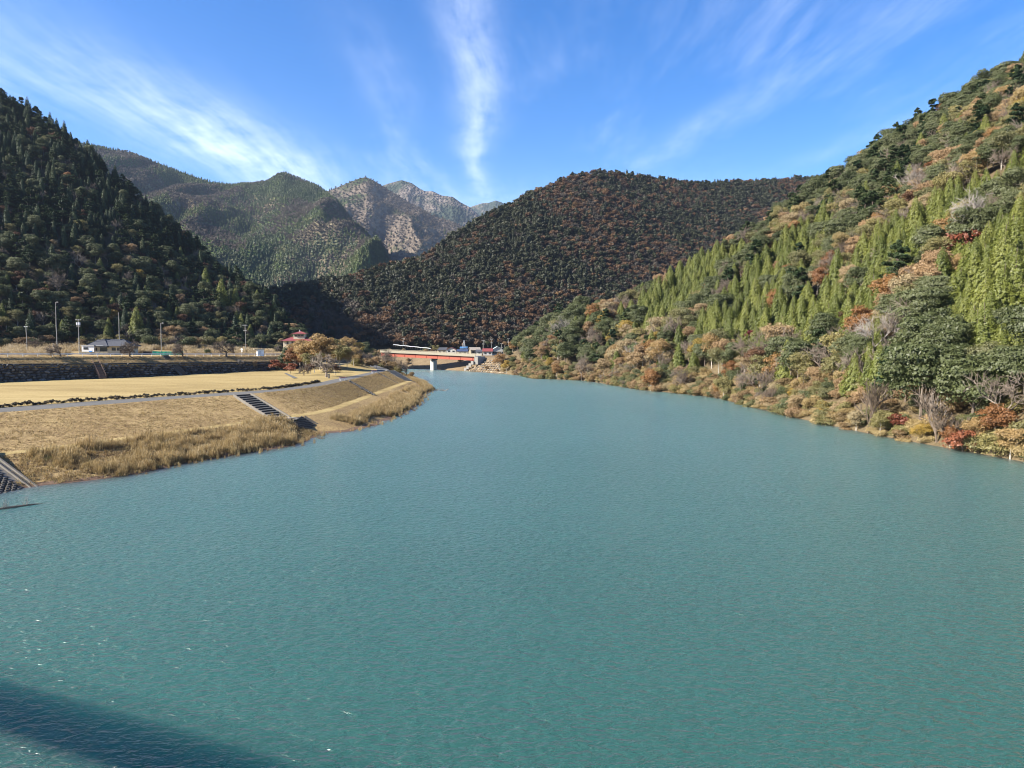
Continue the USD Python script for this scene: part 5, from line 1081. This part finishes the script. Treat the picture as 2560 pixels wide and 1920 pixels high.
for n_, y0, y1, lo, hi in ((2700, 79, 119.0, .0, .95), (3500, 126.5, 236, .0, .66), (800, 236, 300, .0, 1.0)):
    y = _g.uniform(y0, y1, n_); f = _g.beta(1.1, 1.3, n_) * (hi - lo) + lo; den = fbm(np.stack([y * .13, f * 2.2, y * 0 + 1], 1), 3, 4); den2 = fbm(np.stack([y * .5, f * 5, y * 0 + 7], 1), 2, 9)
    for a, b, dn, d2 in zip(y, f, den, den2):
        xs, xb = float(xs_shore(a)), float(xs_bench(a))
        if dn < .36 or (dn < .45 and d2 < .5): continue
        x = xs + (xb - xs) * b - .35; z = Z_BENCH * b * .97; edge = min(1, (a - y0) / 3 + .45)
        kd = choose(_g, 1, [('reed', 5 * (dn > .42) + 1), ('straw_reed', 4), ('weed', 3 + 5 * (dn > .56)), ('green_weed', .4 + 1.5 * (.46 < dn < .5))])[0]
        if 738 < proj([x, a, z])[0][0] < 815 and 104 < a < 131: continue
        items.append((K(kd), (x, a, z - .05), .66 * (.45 + .85 * max(0, d2 - .25) + _g.uniform(0, .25)) * edge * (1.25 if _g.random() < .1 else 1), _g.uniform(0, 2 * PI)))
for n_ in range(260):
    a = _g.uniform(79, 232); d_ = abs(_g.normal()) * .9 + .2
    items.append((K(choose(_g, 1, [('reed', 2), ('weed', 3)])[0]), (float(xs_shore(a)) + d_, a, -.1), np.array([.6, .6, 1]) * _g.uniform(.2, .5), _g.uniform(0, 6.28)))
scatter('reeds', items, 'tall dry reeds and weeds along the foot of the grass bank')
items = []
for n_ in range(15000):
    y = 60 + 190 * _g.random() ** 1.5; f = _g.random(); a, b = float(xs_bench(y)) - 2.2, float(xs_pout(y)); x = a + (b - a) * f; z = Z_BENCH + .12 + (Z_LAWN - Z_BENCH - .12) * f
    q = proj([x, y, z])[0]
    if 560 < q[0] < 740 and abs((q[0] - 617) - (q[1] - 986) * 1.56) < 45: continue
    items.append((K('tuft' if _g.random() < .7 else 'dark_tuft'), (x, y, z - .03), _g.uniform(.5, 1.1), _g.uniform(0, 6.28)))
for n_ in range(4000):
    y = _g.uniform(58, 118); f = _g.random(); a, b = float(xs_shore(y)), float(xs_bench(y)); items.append((K('tuft' if _g.random() < .6 else 'dark_tuft'), (a + (b - a) * f, y, .15 + (Z_BENCH - .15) * f), _g.uniform(.7, 1.4), _g.uniform(0, 6.28)))
for n_ in range(3000):
    y = _g.uniform(130, 276); f = _g.uniform(.14, 1); a, b = float(xs_wtop(y)), float(xs_guard(y)); items.append((K('tuft' if _g.random() < .7 else 'dark_tuft'), (a + (b - a) * f, y, float(z_wtop(y)) + float(z_guard(y) - z_wtop(y)) * f), _g.uniform(.6, 1.1), _g.uniform(0, 6.28)))
scatter('grass', items, 'short mown tufts of dry grass on the bank slopes')
items = []
_Y = _g.uniform(145, 340, 7500); _F = _g.random(7500) ** .8; _X = xs_road(_Y) - 1.5 + (xs_hill(_Y) - .5 - xs_road(_Y)) * _F; _D = fbm(np.stack([_X * .06, _Y * .06, _X * 0 + 2], 1), 3, 14)
for x, y, f, dn in zip(_X, _Y, _F, _D):
    if dn < .38 or x / y < -.80: continue
    if y < 300 and 178 < proj([x, y, 12])[0][0] < 462 and (y < 268 or 378 < proj([x, y, 12])[0][0]): continue
    items.append((K(choose(_g, 1, [('plume', 8), ('straw_reed', 3), ('weed', 1.2)])[0]), (x, y, land_z(x, y) - .05), _g.uniform(.7, 1.2) * (.5 if f < .16 else 1), _g.uniform(0, 6.28)))
scatter('pampas_grass', items, 'tall pale dry grass filling the field behind the road')
# the low row of dark shrubs along the footpath
shr = lambda i: (dome_crown(.62, .55, 260, .13, _g, 6, .0, .85, .35, .6))
for i in range(3): proto('row_shrub', i, {'foliage': (shr(i), 'shrub_leaf'), 'stem': (trunk_mesh(.35, .05, _g, 3, .3), 'bark')})
DESC['row_shrub'] = ('shrub', 'shrub')
y = 84.0; _hedge = []
while y < 175:
    px = proj([float(xs_pin(y)), y, Z_LAWN])[0][0]
    if px > 832: break
    if px > -25: _hedge.append(place('row_shrub', np.array([float(xs_pin(y)) - .75 + _g.normal() * .06, y, Z_LAWN - .06]), _g.uniform(.9, 1.25) * np.array([1, 1, _g.uniform(.8, 1.05)]), _g.uniform(0, 6.28), 'shrub', 'row of dark shrubs along the footpath'))
    y += .72 + .003 * (y - 84)
for i, t in enumerate(_hedge): t.SetCustomDataByKey('label', f'{ordinal(i + 1)} dark shrub from the left in the low row along the footpath')
# trees on the bank, as one sees them: foot in the picture, height in pixels
def site_tree(kind, px, base, hpx, label, own_h, wide=1.0, D=None):
    p = land_at(px, base) if D is None else atD(px, base, D); s = hpx * p[1] / FPX / own_h; place(kind, p - [0, 0, .1], np.array([s * wide, s * wide, s]), _g.uniform(0, 6.28), label, None)
for i in range(2): proto('cherry', i, {'trunk': (bare_tree(6, .17, _r, 4, .024, .95, .45, (6, 5, 5, 4), .24), 'twig')}); DESC['cherry'] = ('bare_tree', 'bare tree')
site_tree('cherry', 151.5, 892, 40, 'small leafless tree at the guardrail left of the white cabin', 6, 1.25)
site_tree('cherry', 325, 892, 46, 'leafless tree at the guardrail in front of the tiled house', 6, 1.15)
site_tree('cherry', 458.5, 893, 42, 'leafless tree at the guardrail beside the end of the green netting', 6, 1.15)
site_tree('cherry', 565, 893, 46, 'leafless tree with a full round crown at the guardrail left of the road sign', 6, 1.2)
site_tree('bare', 92, 886, 38, 'pale brown leafless thicket behind the left part of the guardrail', 9, 1.7)
site_tree('green_bush', 521, 889, 16, 'round clipped green shrub between two leafless trees by the road', 2.7, .8)
site_tree('red', 693, 927, 32, 'dark red maple at the right end of the boulder wall', 5.4, 1.25)
site_tree('red', 727, 934, 30, 'bright red low maple in front of the big orange trees', 5.4, 1.15)
site_tree('pale_bare', 600, 927, 24, 'small leafless shrub tree standing against the boulder wall', 10, 1.1)
site_tree('tan', 637, 927, 22, 'thin brown-leaved sapling against the boulder wall', 9, .8)
site_tree('cherry', 815, 943, 68, 'rounded leafless tree on the lawn in front of the autumn trees', 6, 1.15)
site_tree('cherry', 760, 939, 32, 'small pale leafless tree beside the wooden frame on the lawn', 6, 1.0)
for px, base, hp, kd, w, lb in ((765, 926, 86, 'gold', 1.05, 'tall tan-orange tree in the middle of the lawn group'), (738, 926, 62, 'orange', 1.25, 'orange-brown tree with bare lower limbs at the left of the lawn group'), (800, 925, 92, 'gold', 1.0, 'tallest golden tan tree of the lawn group'), (835, 924, 84, 'gold', .95, 'golden tan tree right of the tallest one in the lawn group'),
    (786, 932, 56, 'olive', 1.3, 'olive-yellow tree at the front of the lawn group'), (850, 926, 58, 'olive', 1.1, 'yellow-green tree at the right of the lawn group above the mound'), (868, 922, 62, 'tan', .8, 'slim tan tree at the right end of the lawn group'), (716, 922, 62, 'evergreen', .55, 'dark green tree at the left end of the lawn group'), (712, 926, 40, 'green_bush', .7, 'narrow dark green bush between the two red maples'),
    (750, 922, 74, 'gold', 1.1, 'golden tree behind the orange-brown one in the lawn group'), (782, 920, 88, 'gold', 1.1, 'golden tree between the two tallest of the lawn group'), (822, 920, 80, 'olive', 1.0, 'olive tree close behind the golden ones of the lawn group'), (848, 918, 70, 'gold', 1.0, 'golden tree at the back right of the lawn group'),
    (884, 915, 46, 'gold', 1.0, 'golden tree standing on the mound right of the lawn group'), (932, 900, 36, 'olive', 1.1, 'yellow-green tree right of the bright yellow tree'), (948, 903, 30, 'tan', 1.1, 'tan tree before the thicket near the footpath bend'), (872, 905, 58, 'gold', 1.0, 'golden tree left of the bright yellow tree'),
    (900, 905, 52, 'yellow', 1.0, 'bright yellow tree behind the mound right of the lawn group'), (914, 903, 44, 'evergreen', .7, 'dark green tree close behind the bright yellow tree'), (838, 938, 26, 'rust', 1.3, 'low rust red bush tree behind the leafless tree on the lawn'), (776, 936, 30, 'rust', 1.3, 'low rusty tree under the tall lawn trees'), (708, 875, 40, 'bare', 1.0, 'dark leafless tree left of the lodge')):
    site_tree(kd, px, base, hp, lb, HEIGHT.get(kd, 9) if kd != 'green_bush' else 2.7, w)
# brown thicket on the point before the bridge
for i in range(46):
    y = _g.uniform(268, 335); x = float(xs_shore(y)) - _g.uniform(1.5, 34); kd = choose(_g, 1, [('bare', 5), ('brown_bush', 3), ('tan', 1), ('olive_bush', 2), ('fan_bare', 2), ('tan_bush', 1.5)])[0]
    px = proj([x, y, 5])[0][0]
    if px < 885: continue
    place(kd, np.array([x, y, land_z(x, y) - .2]), _g.uniform(.5, .85) if kd in ('bare', 'fan_bare', 'tan') else _g.uniform(.9, 1.5), _g.uniform(0, 6.28), 'bush', f"{LOOKS_LIKE[kd]}s of the thicket before the bridge", 'bridge')
# shrubs at the foot of the left mountain and in the field
for i in range(150):
    y = _g.uniform(165, 372); x = float(xs_hill(y)) + _g.uniform(-6, 11); px = proj([x, y, 13])[0][0]
    if px < -30 or px > 860: continue
    kd = choose(_g, 1, [('olive_bush', 5), ('green_bush', 5), ('brown_bush', 4), ('tan_bush', 3), ('evergreen', 1.5), ('olive', 1.5), ('bare', 1.5)])[0]
    place(kd, np.array([x, y, land_z(x, y) - .2]), _g.uniform(1.0, 2.2) if 'bush' in kd else _g.uniform(.45, .8), _g.uniform(0, 6.28), 'bush', f"{LOOKS_LIKE[kd]}s along the edge of the field", 'left')
# village greenery and the slope before it
for i in range(120):
    k_ = _g.integers(0, 90); f = _g.random(); P0 = P_valley[k_]; j = int(2 + f * (P_valley.shape[1] - 4)); p = P0[j]; px = proj(p)[0][0]
    if not (960 < px < 1330): continue
    near_house = j > 11 and j < 20 and 1085 < px < 1265 and p[1] < 470
    kd = choose(_g, 1, [('brown_bush', 6), ('tan_bush', 4), ('olive_bush', 2), ('green_bush', 2)])[0]
    if near_house: continue
    place(kd, p - [0, 0, .2], _g.uniform(.6, 1.3), _g.uniform(0, 6.28), 'bush', f"{LOOKS_LIKE[kd]}s around the red bridge", 'bridge')
for px, base, hp, kd, lb in ((1090, 882, 22, 'olive', 'olive tree left of the village houses'), (1275, 890, 18, 'crimson', 'small crimson maple right of the tall white house'), (1172, 880, 9, 'rust', 'rust-red shrub tree between the blue roof and the brown roof'), (1245, 932, 30, 'green_bush', 'tall green bush at the water between the revetment and a golden tree'), (1220, 866, 12, 'evergreen', 'dark tree behind the faded red roof'), (1262, 868, 18, 'tan', 'tan tree behind the tall white house'), (1295, 872, 30, 'evergreen', 'dark evergreen at the nose of the right hillside')):
    site_tree(kd, px, base, hp, lb, {'crimson': 5.4, 'green_bush': 2.7}.get(kd, 9), 1.0, 395 if base > 895 else 445)
name_all()
# ------------------------------------------------------------------ the air
LOOK['haze'] = usdkit.material(stage, '/World/Looks/haze', {'v': ('principled_volume', {'color': (0.62, 0.76, 1.0), 'density': HAZE, 'anisotropy': 0.3})}, [], volume='v.volume')
_hb = trimesh.creation.box([16000, 12000, 1300]); _hb.apply_translation([0, 2500, 646])
tag(obj('haze', _hb, 'haze'), 'thin blue haze filling the valley', None, None, 'stuff')
